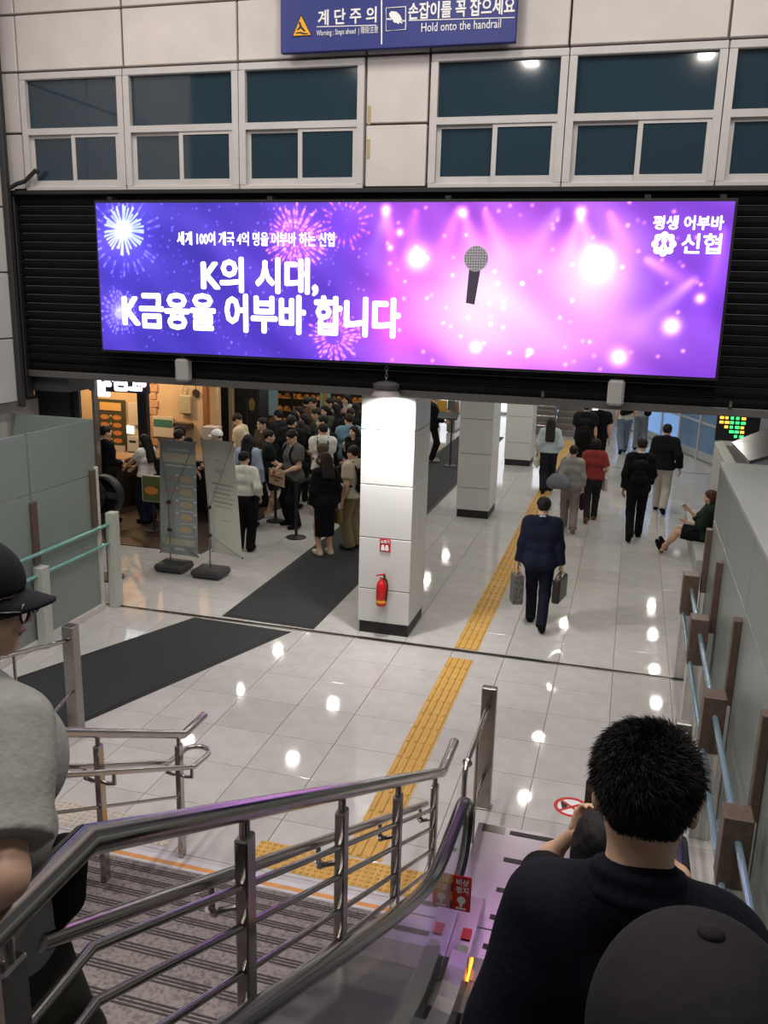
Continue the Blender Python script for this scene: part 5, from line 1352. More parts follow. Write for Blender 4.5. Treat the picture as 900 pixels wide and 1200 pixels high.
    headp = [EL(Hd(0, -.012, .03), (.076*ws, .095, .084), RH), EL(Hd(0, .02, -.03), (.058*ws, .07, .078), RH), C(Hd(-.012, .062, -.09), Hd(.012, .062, -.09), .022)]
    facep = [C(Hd(0, .088, .0), Hd(0, .103, -.028), .009, .014), C(Hd(-.03, .078, .024), Hd(.03, .078, .024), .014), C(Hd(-.018, .085, -.06), Hd(.018, .085, -.06), .009)]
    for sx in (-1, 1):
        facep += [EL(Hd(sx*.079*ws, -.01, -.008), (.011, .022, .033), RH), EL(Hd(sx*.04, .06, -.03), (.024, .025, .025), RH)]
    socket = [EL(Hd(sx*.031, .095, .004), (.016, .012, .011), RH) for sx in (-1, 1)]
    hv = min(vox, .009)
    body = [sdf_mesh(torso+butt+nk+upper+fore+thigh+shin+feet['L']+feet['R']+headp[:2], vox, k=.045),
            sdf_mesh(headp+facep+[C(T(0, -.01, 1.50), T(0, .0, 1.545), .05 if not fem else .043)], hv, k=.018, subs=socket)]
    for side, hd, cu in (('L', handL, curlL), ('R', handR, curlR)):
        sh_, el, wr, sx = arms[side]
        d, th = hd if hd is not None else (wr-el, RT @ Vn(-sx*.3, 1, .1))
        sgn = 1
        hp = hand_prims(wr, d, th, cu)
        nn = np.cross(unit(d), unit(np.asarray(th, float)))
        # palm bends towards the body side
        inward = RT @ Vn(-sx, 0.2, 0)
        if hd is None and nn@inward < 0:
            hp = hand_prims(wr, d, th, -cu)
        body.append(sdf_mesh(hp, min(vox, .0065), k=.008, pad=.015))
    Vb_, Qb = join(body)
    def add(name, VQ, m, parent=root, label=None):
        if len(VQ[0]) == 0: return None
        me = fast_mesh(name, VQ[0]*s, [VQ[1]]); o = link(name, me, m, parent, smooth=True)
        if label: o['label'] = label
        return o
    bo = add('body', (Vb_, Qb), SKIN)
    # clothes
    bk, bc = bottom[0], bottom[1]; bl = bottom[2] if len(bottom) > 2 else 0.0
    waist = T(0, 0, 1.02)
    up = RT @ Vn(0, 0, 1)
    if bk in ('trousers', 'shorts', 'wide'):
        P = [('c', p[1], p[2], p[3]+.006, p[4]+.006, None) for p in torso[:2]] + butt
        for side in 'LR':
            hip, k_, a_ = lg[side]; d = unit(a_-k_)
            wd = {'trousers': .004, 'wide': .028, 'shorts': .02}[bk]+bl
            if bk == 'shorts': P.append(C(hip, k_, .095*f+bl, .075+bl, (unit(k_-hip), hip+(k_-hip)*.8)))
            else:
                e = a_+d*.05
                P += [C(hip, k_, .094*f+wd*.3, .064+wd), C(k_, e, .064+wd, .056+wd, (d, e))]
        add('shorts' if bk == 'shorts' else 'trousers', sdf_mesh(P, vox, k=.035, grow=.006, cuts=[(up, T(0, 0, 1.03))], noise=wrinkle, seed=seed), cloth(bc))
    elif bk == 'skirt':
        zb = bl if bl else .42
        mid = (lg['L'][1]+lg['R'][1])/2; lo_ = (lg['L'][2]+lg['R'][2])/2
        if seat is None:
            P = [C(T(-.06, 0, .95), T(.06, 0, .95), .12)]
            for sx in (-1, 1): P += [C(Vn(sx*.06, 0, .93), Vn(sx*.055, 0, zb-.06), .12, .105)]
            add('skirt', sdf_mesh(P, vox, k=.04, cuts=[(Vn(0, 0, -1), Vn(0, 0, zb)), (up, T(0, 0, 1.04))], noise=wrinkle, seed=seed), cloth(bc))
        else:
            P = butt+[torso[0]]
            for side in 'LR':
                hip, k_, a_ = lg[side]; P.append(C(hip, k_+(a_-k_)*.0, .11, .085, (unit(k_-hip), hip+(k_-hip)*.9)))
            add('skirt', sdf_mesh(P, vox, k=.05, grow=.012), cloth(bc))
    tk, tc = top[0], top[1]; hem = top[2] if len(top) > 2 else .90; loose = top[3] if len(top) > 3 else .012
    P = list(torso)
    if hem < .9: P += [C(T(-.07, 0, .86), T(.07, 0, .86), .108*f)]+butt
    for side in 'LR':
        sh_, el, wr, sx = arms[side]; r0 = (.052 if not fem else .045)*f; d = unit(wr-el)
        if tk == 'short': e = sh_+(el-sh_)*sleeve_cut; P += [C(sh_, el, r0+.008, r0+.006, (unit(el-sh_), e))]
        elif tk == 'long':
            e = wr-d*.01; P += [C(sh_, el, r0+.004, .042), C(el, e, .042, .036, (d, e))]
        elif tk == 'half': P += [C(sh_, el, r0+.006, .046), C(el, wr, .046, .044, (d, el+(wr-el)*.45))]
    cuts = [(-up, T(0, 0, hem))]
    subs_ = [EL(T(0, .055, 1.475), (.062, .07, .06), RT)] if not collar else [EL(T(0, .06, 1.485), (.05, .06, .05), RT)]
    add({'long': 'jacket' if hem < .86 else 'shirt'}.get(tk, 'shirt'), sdf_mesh(P, vox, k=kshirt, grow=loose, cuts=cuts, subs=subs_, noise=wrinkle*1.3, seed=seed), cloth(tc))
    if collar:
        ring = []; nP = 10
        for i in range(nP):
            a0, a1 = 2*math.pi*i/nP, 2*math.pi*(i+1)/nP
            g_ = lambda a: T(.062*math.cos(a), -.012+.062*math.sin(a), 1.462-.018*math.sin(a))
            ring.append(C(g_(a0), g_(a1), .016))
        add('collar', sdf_mesh(ring, min(vox, .01), k=.01), cloth(collar))
    for side in 'LR':
        add('shoe', sdf_mesh(shoe[side], min(vox, .012), k=.02, cuts=[(Vn(0, 0, -1), Vn(0, 0, .004))] if seat is None else []), cloth(shoes, .05) if isinstance(shoes, tuple) else shoes)
    # hair
    if hair:
        cutp = [EL(Hd(0, .115, -.035), (.078, .085, .098), RH)]
        if hair in ('short', 'crop'):
            P = [EL(Hd(0, -.014, .042), (.089*ws*hs, .107*hs, .09*hs), RH), C(Hd(-.03, -.07, .0), Hd(.03, -.07, .0), .035)]; low = -.055 if hair == 'short' else -.03
            cuts = [(RH @ unit(Vn(0, .35, -1)), Hd(0, -.03, low))]
        elif hair == 'bob':
            P = [EL(Hd(0, -.016, .04), (.094*ws, .112, .094), RH), C(Hd(-.062, -.03, .0), Hd(-.06, -.02, -.09), .038, .03), C(Hd(.062, -.03, .0), Hd(.06, -.02, -.09), .038, .03), C(Hd(0, -.06, 0), Hd(0, -.065, -.09), .06, .045)]
            cuts = [(RH @ unit(Vn(0, .1, -1)), Hd(0, 0, -.115))]
        elif hair == 'perm':
            P = [EL(Hd(0, -.02, .04), (.104, .116, .098), RH), EL(Hd(0, -.05, -.03), (.09, .075, .07), RH)]; cuts = []
        elif hair == 'bun':
            P = [EL(Hd(0, -.014, .04), (.087, .106, .09), RH), EL(Hd(0, -.115, .05), (.04, .035, .04), RH)]; cuts = [(RH @ unit(Vn(0, .35, -1)), Hd(0, -.03, -.035))]
        else:   # long
            ln = -.36 if hair == 'long' else -.25
            P = [EL(Hd(0, -.016, .04), (.092*ws, .112, .093), RH)]
            for x in (-.05, 0, .05): P.append(C(Hd(x, -.06, .0), T(x*1.3, -.15, 1.588+ln), .055, .042))
            for x in (-.068, .068): P.append(C(Hd(x, -.015, .02), Hd(x*1.1, .0, -.15), .026, .022))
            cuts = []
        hn = .004 if vox > .01 else .003
        ho = add('hair', sdf_mesh(P, min(vox, .012), k=.025, subs=cutp, cuts=cuts, noise=hn, nfreq=70, seed=seed, grow=-.012 if cap else 0.0), hairm)
    capo = None
    if cap:
        P = [EL(Hd(0, -.012, .042), (.094*ws, .112, .098), RH)]
        capo = add('cap', sdf_mesh(P, min(vox, .008), k=.02, cuts=[(RH @ unit(Vn(0, .08, -1)), Hd(0, 0, .022))]), cloth(cap, .15))
        nu, nv_ = 16, 7; Vt = []; 
        for lay in (0.0, -.005):
            for j in range(nv_):
                v = j/(nv_-1)
                for i in range(nu):
                    u = -1+2*i/(nu-1); x = .083*u*(1-.10*v*v); y = .098*math.sqrt(max(1-.80*u*u, .05))-.012+v*.078*(1-.62*u*u)
                    Vt.append(Hd(x, y, .032-.026*u*u-.016*v+lay))
        Q = []; n1 = nu*nv_
        for j in range(nv_-1):
            for i in range(nu-1):
                a_, b_, c__, d_ = j*nu+i, j*nu+i+1, (j+1)*nu+i+1, (j+1)*nu+i
                Q += [(a_, b_, c__, d_), (d_+n1, c__+n1, b_+n1, a_+n1)]
        bd = [i for i in range(nu)]+[j*nu+nu-1 for j in range(1, nv_)]+[(nv_-1)*nu+i for i in range(nu-2, -1, -1)]+[j*nu for j in range(nv_-2, 0, -1)]
        for i in range(len(bd)): Q.append((bd[(i+1) % len(bd)], bd[i], bd[i]+n1, bd[(i+1) % len(bd)]+n1))
        add('brim', (np.array(Vt), np.array(Q)), cloth(cap, .15), capo)
        add('cap_button', sdf_mesh([EL(Hd(0, -.012, .139), (.011, .011, .007), RH)], .003, k=.01), cloth(cap, .15), capo)
    if face:
        EYE_M = mat('dark_eye', (0.01, 0.008, 0.007), 0.2); LIP = mat('lips', (0.4, 0.12, 0.1), 0.5)
        for sx in (-1, 1):
            add('eye', sdf_mesh([EL(Hd(sx*.031, .0845, .004), (.012, .006, .0058), RH)], .003, k=.01, pad=.01), EYE_M)
            add('eyebrow', sdf_mesh([C(Hd(sx*.018, .0925, .024), Hd(sx*.045, .084, .026), .0035)], .003, k=.01, pad=.01), HAIR)
        add('mouth', sdf_mesh([C(Hd(-.016, .094, -.061), Hd(.016, .094, -.061), .0038)], .003, k=.01, pad=.01), LIP)
    if glasses:
        gm = mat('black_frames', (0.01, 0.01, 0.01), 0.25); g = MB()
        for sx in (-1, 1):
            ring = [Vector(Hd(sx*.033+.026*math.cos(a), .112, -.006+.021*math.sin(a))*s) for a in np.linspace(0, 2*math.pi, 15)[:-1]]
            g.tube(ring, .0032*s, 6, closed=True)
            g.tube([Vector(Hd(sx*.059, .112, .002)*s), Vector(Hd(sx*.082, .03, .002)*s), Vector(Hd(sx*.086, -.015, -.006)*s)], .003*s, 6)
        g.tube([Vector(Hd(-.008, .114, -.001)*s), Vector(Hd(.008, .114, -.001)*s)], .003*s, 6)
        go = g.build('glasses', gm, root, local=True, smooth=True)
        lm = mat('lens', (0.9, 0.95, 0.95), 0.03, trans=1.0)
        for sx in (-1, 1):
            MB().prism([Vector(Hd(sx*.033+.024*math.cos(a), .111, -.006+.019*math.sin(a))*s) for a in np.linspace(0, 2*math.pi, 15)[:-1]], tuple(RH @ Vn(0, .001, 0))).build('lens', lm, go, local=True)
    # attachment points in world space
    c_, s_ = math.cos(rz), math.sin(rz)
    def wp(p): p = np.asarray(p)*s; return np.array([pos[0]+c_*p[0]-s_*p[1], pos[1]+s_*p[0]+c_*p[1], pos[2]+p[2]])
    return dict(root=root, wp=wp, T=T, arms=arms, Hd=Hd, RH=RH, s=s, hair=hair and ho, rz=rz, body=bo, add=add, up=up, RT=RT)
def at_head(x, y, h):
    p = fl(x, y, h); return (p[0], p[1], 0.0)

# ------------------------------------------------------------------ bags
def bag_thing(P, name, label, cat, group=None):
    r = P['root']; return thing(name, label, cat, tuple(r.location), P['rz'], group)
def addm(root, name, VQ, m, s):
    me = fast_mesh(name, VQ[0]*s, [VQ[1]]); return link(name, me, m, root, smooth=True)
def backpack(P, label, col, w=.13, z0=1.0, z1=1.36):
    T, s = P['T'], P['s']; t = bag_thing(P, 'backpack', label, 'backpack'); m = cloth(col)
    g = [C(T(-w+.05, -.19, z0+.06), T(w-.05, -.19, z0+.06), .07), C(T(-w+.06, -.185, z1-.06), T(w-.06, -.185, z1-.06), .06), C(T(0, -.19, z0+.06), T(0, -.185, z1-.06), .08)]
    addm(t, 'pack_body', sdf_mesh(g, .016, k=.06), m, s)
    addm(t, 'front_pocket', sdf_mesh([C(T(-w+.06, -.255, z0+.09), T(w-.06, -.255, z0+.09), .045), C(T(-w+.06, -.25, z0+.18), T(w-.06, -.25, z0+.18), .035)], .014, k=.03), m, s)
    for x in (-.09, .09):
        g = MB().tube([Vector(T(x, -.15, z1-.04)*s), Vector(T(x*1.1, -.06, 1.465)*s), Vector(T(x*1.2, .075, 1.44)*s), Vector(T(x*1.3, .155, 1.32)*s), Vector(T(x*1.75, .12, 1.14)*s), Vector(T(x*1.9, -.1, z0+.08)*s)], .018*s, 8)
        g.build('shoulder_strap', m, t, local=True, smooth=True)
def hand_bag(P, side, label, col, size=(.05, .16, .2), drop=.10, name='handbag', cat='bag', handle=None, rot=0.0, soft=.02, deco=None):
    wr = P['arms'][side][2]; s = P['s']; c = wr+Vn(0, .0, -.09-drop-size[2]/2)
    t = bag_thing(P, name, label, cat); m = col if not isinstance(col, tuple) else cloth(col)
    MB().box(-size[0]/2, size[0]/2, -size[1]/2, size[1]/2, -size[2]/2, size[2]/2, soft, Matrix.Translation(Vector(c*s)) @ rotz(rot).to_4x4() @ Matrix.Scale(s, 4)).build('bag_body', m, t, local=True)
    hm = handle if handle is not None else m
    for sx in (-1, 1):
        o = rotz(rot) @ Vector((sx*size[0]*.3, 0, 0)); d = rotz(rot) @ Vector((0, size[1]*.3, 0)); tp = Vector(c)+Vector((0, 0, size[2]/2))
        pts = [tp+o-d, Vector(wr)+Vector((0, 0, -.085))-d*.25+o*.3, Vector(wr)+Vector((0, 0, -.085))+d*.25+o*.3, tp+o+d]
        MB().tube([p*s for p in pts], .006*s, 6).build('handle', hm, t, local=True)
    return t
PB = math.pi
# ------------------------------------------------------------------ people walking in the passage
P = person('man in navy suit walking away carrying a bag in each hand', (-0.9, 10.72, 0), 0.06, 1.70, fat=1.08, L=(-.27, .02, .84), R=(.27, .0, .84), legs='walkL', top=('long', (24, 28, 46), .78, .02), bottom=('trousers', (20, 24, 40)), shoes=(15, 14, 15), hair='short', collar=(190, 195, 205), vox=.011, curlL=.9, curlR=.9)
hand_bag(P, 'L', 'tall grey paper shopping bag in the suited man\'s left hand', mat('paper_bag', (0.1, 0.1, 0.1), 0.6, var=0.7, scale=40), (.13, .2, .38), .08, 'shopping_bag', 'bag', mat('tan_cord', (0.5, 0.3, 0.1), 0.7), .3, .004)
hand_bag(P, 'R', 'black leather briefcase in the suited man\'s right hand', mat('black_leather', (0.015, 0.014, 0.013), 0.35), (.10, .38, .32), .05, 'briefcase', 'briefcase', None, -.25, .02)
P = person('woman in pale blouse and dark wide trousers with long dark hair', tuple(fl(640, 577))[:2]+(0,), 0.1, 1.62, fem=True, L=(-.26, .02, .88), R=(.2, .12, .95), legs='walkR', top=('half', (176, 190, 198), .93, .035), bottom=('wide', (30, 34, 42)), shoes=(40, 36, 34), hair='long', hairm=HAIRB, vox=.014)
hand_bag(P, 'L', 'pale mesh shopping bag held by the woman in the blouse', (188, 190, 170), (.12, .22, .24), -.02, 'shopping_bag', 'bag', None, .2, .05)
P = person('grey haired woman in grey top and mauve trousers with shoulder bag', tuple(fl(665, 622))[:2]+(0,), 0.12, 1.56, fem=True, fat=1.08, legs='walkL', L=(-.18, .1, .98), R='down', top=('long', (140, 138, 134), .92, .022), bottom=('trousers', (128, 118, 118), .012), shoes=(150, 140, 125), hair='short', hairm=HAIRB, vox=.014)
t = bag_thing(P, 'shoulder_bag', 'big slate grey shoulder bag of the woman in grey', 'bag')
T = P['T']; addm(t, 'bag_body', sdf_mesh([C(T(-.37, -.12, .98), T(-.13, -.17, .98), .12), C(T(-.33, -.12, 1.08), T(-.17, -.15, 1.08), .085)], .014, k=.06), cloth((112, 114, 122)), P['s'])
MB().tube([Vector(T(-.34, -.12, 1.1)*P['s']), Vector(T(-.22, -.06, 1.35)*P['s']), Vector(T(-.15, -.04, 1.47)*P['s']), Vector(T(-.15, .03, 1.46)*P['s']), Vector(T(-.2, .0, 1.2)*P['s']), Vector(T(-.18, -.14, 1.1)*P['s'])], .016, 8).build('strap', cloth((112, 114, 122)), t, local=True, smooth=True)
hand_bag(P, 'R', 'dark wine red folded umbrella bag in the grey woman\'s hand', (46, 26, 36), (.09, .16, .34), .0, 'handbag', 'bag', None, 0, .04)
P = person('woman in brick red shirt and dark trousers with curly hair', tuple(fl(691, 611))[:2]+(0,), 0.06, 1.57, fem=True, fat=1.14, legs='walkR', L=(-.2, .14, 1.0), R=(.22, .16, .98), top=('short', (134, 52, 50), .9, .03), bottom=('trousers', (42, 40, 44)), shoes=(120, 80, 40), hair='perm', vox=.014, sleeve_cut=.8)
hand_bag(P, 'R', 'white paper bag carried by the woman in red', (214, 208, 196), (.06, .26, .28), -.03, 'shopping_bag', 'bag', None, .4, .01)
P = person('man in black suit with black backpack walking away', tuple(fl(742, 632))[:2]+(0,), 0.02, 1.80, legs='walkR', L='down', R='fwd', top=('long', (20, 20, 23), .82, .016), bottom=('trousers', (18, 18, 21)), shoes=(12, 12, 12), hair='short', hairm=HAIRB, collar=(205, 205, 205), vox=.013)
backpack(P, 'black backpack on the man in the black suit', (19, 19, 21))
P = person('young man in black sweater and pale trousers near the glass partition', tuple(fl(772, 600))[:2]+(0,), -.1, 1.76, legs='walkL', L='down', R=(.3, -.05, .9), top=('long', (18, 19, 22), .85, .03), bottom=('trousers', (178, 172, 162), .01), shoes=(20, 20, 22), hair='short', vox=.015)
P = person('broad man in black T-shirt with black backpack, head cut by shutter', at_head(688, 472, 1.78), .05, 1.78, fat=1.2, legs='walkR', L='strap', R='down', top=('short', (24, 25, 28), .88, .03), bottom=('trousers', (20, 20, 22)), hair='short', vox=.018)
backpack(P, 'large dark backpack on the broad man in black T-shirt', (26, 26, 29), .15)
P = person('man in black T-shirt right of the broad backpack man', at_head(705, 470, 1.8), -.1, 1.8, legs='walkL', L='down', R='down', top=('short', (16, 16, 18), .88, .03), bottom=('trousers', (22, 22, 24)), hair='short', vox=.02)
P = person('person in white T-shirt and blue jeans far down the passage', tuple(fl(729, 531))[:2]+(0,), .15, 1.76, legs='walkR', R='hip', top=('short', (200, 198, 190), .9, .03), bottom=('trousers', (104, 122, 138), .015), shoes=(30, 30, 32), hair='short', vox=.02)
t = bag_thing(P, 'sling_bag', 'black sling bag on the back of the person in white', 'bag')
T = P['T']; addm(t, 'bag_body', sdf_mesh([C(T(-.09, -.16, 1.1), T(.09, -.16, 1.16), .085)], .02, k=.04), cloth((16, 16, 18)), P['s'])
P = person('person in pale top and grey jeans pointing right, far away', tuple(fl(748, 527))[:2]+(0,), -.2, 1.74, legs='stand', R=(.5, .2, 1.25), top=('short', (170, 170, 175), .92, .03), bottom=('trousers', (120, 128, 134), .015), shoes=(24, 24, 26), hair='short', vox=.02)
t = bag_thing(P, 'sling_bag', 'navy bag on the pointing person\'s side', 'bag')
T = P['T']; addm(t, 'bag_body', sdf_mesh([C(T(.18, -.1, 1.05), T(.18, -.1, 1.2), .1)], .02, k=.04), cloth((22, 24, 34)), P['s'])
person('person in black standing on the runner between first two pillars', (at_head(513, 462, 1.7)[0]-.05, 21.4, .012), -1.3, 1.72, L='phone', R='front', top=('long', (16, 16, 19), .85, .02), bottom=('trousers', (16, 16, 19)), shoes=(150, 145, 140), hair='short', vox=.02)
P = person('woman with auburn bob in dark green dress seated at the right', (1.40, 14.85, 0), 1.45, 1.62, fem=True, fat=1.1, lean=-.05, seat=.30, legs={'L': (-.09, .68, .09), 'R': (.09, .64, .09)}, L=(-.1, .3, .62), R=(.02, .3, .8), top=('half', (30, 44, 36), .86, .03), bottom=('skirt', (20, 20, 24)), shoes=(18, 18, 20), hair='bob', hairm=HAIRR, head=(.1, .1), vox=.014, face=True)

# ------------------------------------------------------------------ shop customers and the queue
SHOPZ = .012
def sp(x, y, h): p = at_head(x, y, h); return (p[0], p[1], SHOPZ if (p[1] > 12.2 and p[0] < -6.4) else 0.0)
person('man in black suit with white collar in the shop behind the glass screen', (-8.8, 13.35, SHOPZ), -.5, 1.72, L='front', R='front', top=('long', (17, 17, 20), .8, .02), bottom=('trousers', (17, 17, 20)), hair='short', collar=(220, 220, 220), vox=.016)
person('woman in white T-shirt with long hair reaching over the counter', (-8.12, 13.55, SHOPZ), 1.35, 1.58, fem=True, L=(-.12, .46, 1.02), R=(.1, .44, 1.0), top=('short', (215, 212, 208), .92, .025), bottom=('wide', (24, 32, 48)), hair='long', head=(0, .15), vox=.015, face=True)
person('shop worker with black mop hair and dark apron behind the white T-shirt woman', (-7.75, 14.15, SHOPZ), 1.2, 1.69, L='front', R='front', top=('short', (22, 22, 25), .85, .02), bottom=('trousers', (22, 24, 34)), hair='bob', vox=.016, head=(0, .1))
person('man in black T-shirt seen from behind above the blue grey banner', (-7.5, 13.62, SHOPZ), -.1, 1.7, L='down', R=(.3, .1, .95), top=('short', (18, 18, 21), .85, .03), bottom=('trousers', (20, 20, 24)), hair='short', vox=.016)
person('person in white baseball cap behind the cream banner', (-6.95, 14.0, SHOPZ), 1.5, 1.68, L='front', R='front', top=('short', (40, 38, 36), .88, .03), bottom=('trousers', (24, 24, 26)), hair='short', cap=(222, 222, 222), vox=.016)
person('man in cream shirt looking down left of the queue', (-7.25, 15.75, SHOPZ), 1.7, 1.74, L='front', R='front', lean=.15, head=(0, .5), top=('half', (206, 190, 160), .88, .03), bottom=('trousers', (40, 38, 40)), hair='short', hairm=HAIRB, vox=.016, face=True)
person('man in white long sleeved shirt and black trousers seen from behind', (-5.78, 12.55, 0), .15, 1.62, L='front', R=(.26, .05, .95), top=('long', (214, 212, 206), .98, .02), bottom=('trousers', (17, 17, 19), .012), shoes=(14, 14, 15), hair='short', vox=.013, head=(-.3, .15))
person('woman with very long black hair in pale blue striped shirt', (-6.32, 13.9, 0), .1, 1.66, fem=True, L=(-.25, .1, .95), R='down', top=('long', (150, 164, 186), .85, .035), bottom=('trousers', (26, 34, 52)), shoes=(24, 24, 28), hair='long', vox=.014)
person('person in dark green top beside the striped shirt woman', (-6.3, 14.75, 0), -1.1, 1.62, L='front', R='front', top=('short', (26, 36, 32), .86, .03), bottom=('shorts', (34, 34, 36)), shoes=(190, 188, 184), hair='short', vox=.016, face=True)
person('tall broad man in black shirt seen from behind in the queue', (-6.15, 15.5, 0), -.2, 1.80, fat=1.22, L='front', R='down', top=('short', (16, 17, 19), .85, .035), bottom=('trousers', (20, 20, 22)), hair='short', vox=.016)
person('man with tanned face turned toward camera behind the striped shirt', (-6.75, 15.55, SHOPZ), 2.5, 1.71, L='front', R='front', top=('short', (60, 52, 46), .88, .03), bottom=('trousers', (30, 30, 32)), hair='short', vox=.016, face=True)
Pg = person('man in grey T-shirt with backpack straps holding a cardboard sign', (-5.62, 14.25, 0), 2.55, 1.74, head=(0, .45), L=(-.14, .26, 1.03), R=(.14, .26, 1.03), top=('short', (86, 86, 86), .86, .03), bottom=('wide', (18, 18, 20)), shoes=(20, 20, 22), hair='short', vox=.013, face=True, legs='wide')
backpack(Pg, 'black backpack of the man holding the cardboard sign', (18, 18, 20))
cb = bag_thing(Pg, 'cardboard_sign', 'brown cardboard sign with red and dark writing held at the queue', 'sign')
MB().box(-.24, .24, .335, .35, .80, 1.08, .003).build('board', mat('cardboard', (0.4, 0.28, 0.17), 0.8, var=0.08), cb, local=True)
for (x0_, x1_, z0_, z1_, mm) in ((-.14, -.02, 1.0, 1.04, 'r'), (.03, .14, 1.0, 1.04, 'r'), (-.19, .19, .935, .965, 'k'), (-.08, .08, .87, .9, 'k')):
    n_ = 5
    for i in range(n_):
        xa = x0_+(x1_-x0_)*i/n_; MB().box(xa, xa+(x1_-x0_)/n_*.7, .35, .353, z0_, z1_).build('written_mark', mat('marker_red', (0.3, 0.03, 0.02), 0.7) if mm == 'r' else mat('marker_dark', (0.06, 0.03, 0.02), 0.7), cb, local=True)
P = person('woman in black jacket and long skirt with cream heels on the mat', tuple(fl(380, 651))[:2]+(.011,), .75, 1.66, fem=True, L='down', R='down', top=('long', (20, 21, 25), .78, .025), bottom=('skirt', (17, 18, 21), .33), shoes=(205, 196, 172), hair='mid', hairm=HAIRB, vox=.013, head=(.3, 0))
hand_bag(P, 'R', 'tan handbag beside the woman in black jacket', (130, 104, 66), (.1, .22, .24), .02, 'handbag', 'bag', None, .3, .03)
P = person('man in beige T-shirt and khaki trousers half hidden by the pillar', tuple(fl(413, 643))[:2]+(.011,), 1.2, 1.70, L='down', R='front', top=('short', (196, 186, 168), .88, .03), bottom=('wide', (130, 118, 92)), shoes=(60, 66, 60), hair='short', vox=.013, face=True)
backpack(P, 'black backpack of the man in beige T-shirt', (22, 22, 24))
P = person('man in white T-shirt with tan strap and black backpack, back turned', (-5.42, 15.25, 0), .35, 1.73, L='front', R='front', top=('short', (212, 212, 208), .86, .03), bottom=('trousers', (60, 60, 64)), hair='short', vox=.015, head=(.4, .1))
backpack(P, 'tan strapped pack on the man in white T-shirt', (86, 74, 60), .11)
P = person('young man in white T-shirt with black strap facing left in queue', (-5.72, 16.1, 0), 2.0, 1.76, L='front', R='down', top=('short', (214, 214, 212), .84, .03), bottom=('trousers', (26, 26, 28)), hair='short', vox=.015, face=True)
backpack(P, 'black backpack on the young man in white facing left', (16, 16, 18))
person('man in sky blue T-shirt seen from behind in the queue', (-5.35, 16.6, 0), .5, 1.75, fat=1.05, L='front', R='front', top=('short', (104, 140, 158), .84, .03), bottom=('trousers', (38, 42, 52)), hair='short', hairm=HAIRB, vox=.016, head=(.3, .1))
person('woman in black with brown hair facing the camera near the pillar', (-5.08, 16.1, 0), 2.75, 1.6, fem=True, L='front', R='strap', top=('half', (20, 20, 23), .86, .03), bottom=('trousers', (24, 24, 27)), hair='mid', hairm=HAIRB, vox=.015, face=True)
crowd = [(352, 497, 1.62, 0.2, 1, (18, 18, 20), 'long', 'long black haired woman in black seen from behind, mid queue', 0),
 (344, 482, 1.60, 2.9, 1, (70, 86, 110), 'mid', 'woman in denim blue holding a phone, left side of the far crowd', 1),
 (351, 477, 1.62, 2.6, 1, (60, 52, 44), 'long', 'woman with loose hair looking left beside the phone holder', 1),
 (363, 479, 1.66, 1.9, 0, (70, 76, 66), 'short', 'man in olive shirt seen in profile, far crowd centre', 1),
 (367, 469, 1.76, 2.8, 0, (110, 84, 56), 'short', 'tall man in ochre shirt at the back of the crowd', 1),
 (387, 467, 1.72, 2.2, 0, (26, 26, 28), 'short', 'man in dark shirt looking left at the back of the crowd', 1),
 (396, 468, 1.62, 2.9, 1, (30, 28, 30), 'mid', 'woman in dark top between two tall men at the back', 1),
 (407, 463, 1.66, 2.5, 1, (170, 172, 168), 'long', 'woman with long hair in pale shirt at the back right', 1),
 (381, 477, 1.66, 2.9, 0, (66, 70, 60), 'bob', 'person in camouflage green raising a hand, crowd centre', 1),
 (411, 479, 1.70, 0.4, 0, (20, 20, 22), 'short', 'dark haired man in black seen from behind by the pillar edge', 0),
 (417, 473, 1.68, 0.1, 1, (24, 24, 26), 'mid', 'dark haired woman partly hidden by the lit pillar', 0),
 (396, 478, 1.62, 0.6, 1, (36, 30, 34), 'bob', 'person in a dusky pink cap near the blue T-shirt man', 0),
 (357, 486, 1.60, 2.2, 1, (52, 48, 50), 'long', 'short woman in charcoal behind the white T-shirt men', 1),
 (335, 480, 1.68, 1.0, 0, (34, 34, 38), 'short', 'man in slate shirt at the left rear of the crowd', 0),
 (374, 474, 1.70, 0.2, 0, (22, 30, 26), 'short', 'man in dark green seen from behind, far crowd centre', 0),
 (402, 474, 1.66, 1.5, 1, (28, 26, 28), 'long', 'long haired woman in brown black, right rear of crowd', 0)]
taken = [np.array(o.location[:2]) for o in COL.objects if o.name.startswith('person')]
spots_ = []
for it in crowd:
    q = np.array(sp(it[0], it[1], it[2])[:2]); u_ = unit(q)
    best = None
    for dd in (0, .2, -.2, .4, -.4, .6, -.6, .8, 1.0, 1.2):
        for sd in (0, .15, -.15, .3, -.3):
            c_ = q+u_*dd+np.array([u_[1], -u_[0]])*sd
            if c_[0] > -4.95 and c_[1] < 21: continue
            m_ = min([np.linalg.norm(c_-k_) for k_ in taken+spots_])
            sc_ = min(m_, .5)-.12*abs(dd)-.2*abs(sd)
            if best is None or sc_ > best[0]: best = (sc_, c_)
    spots_.append(best[1])
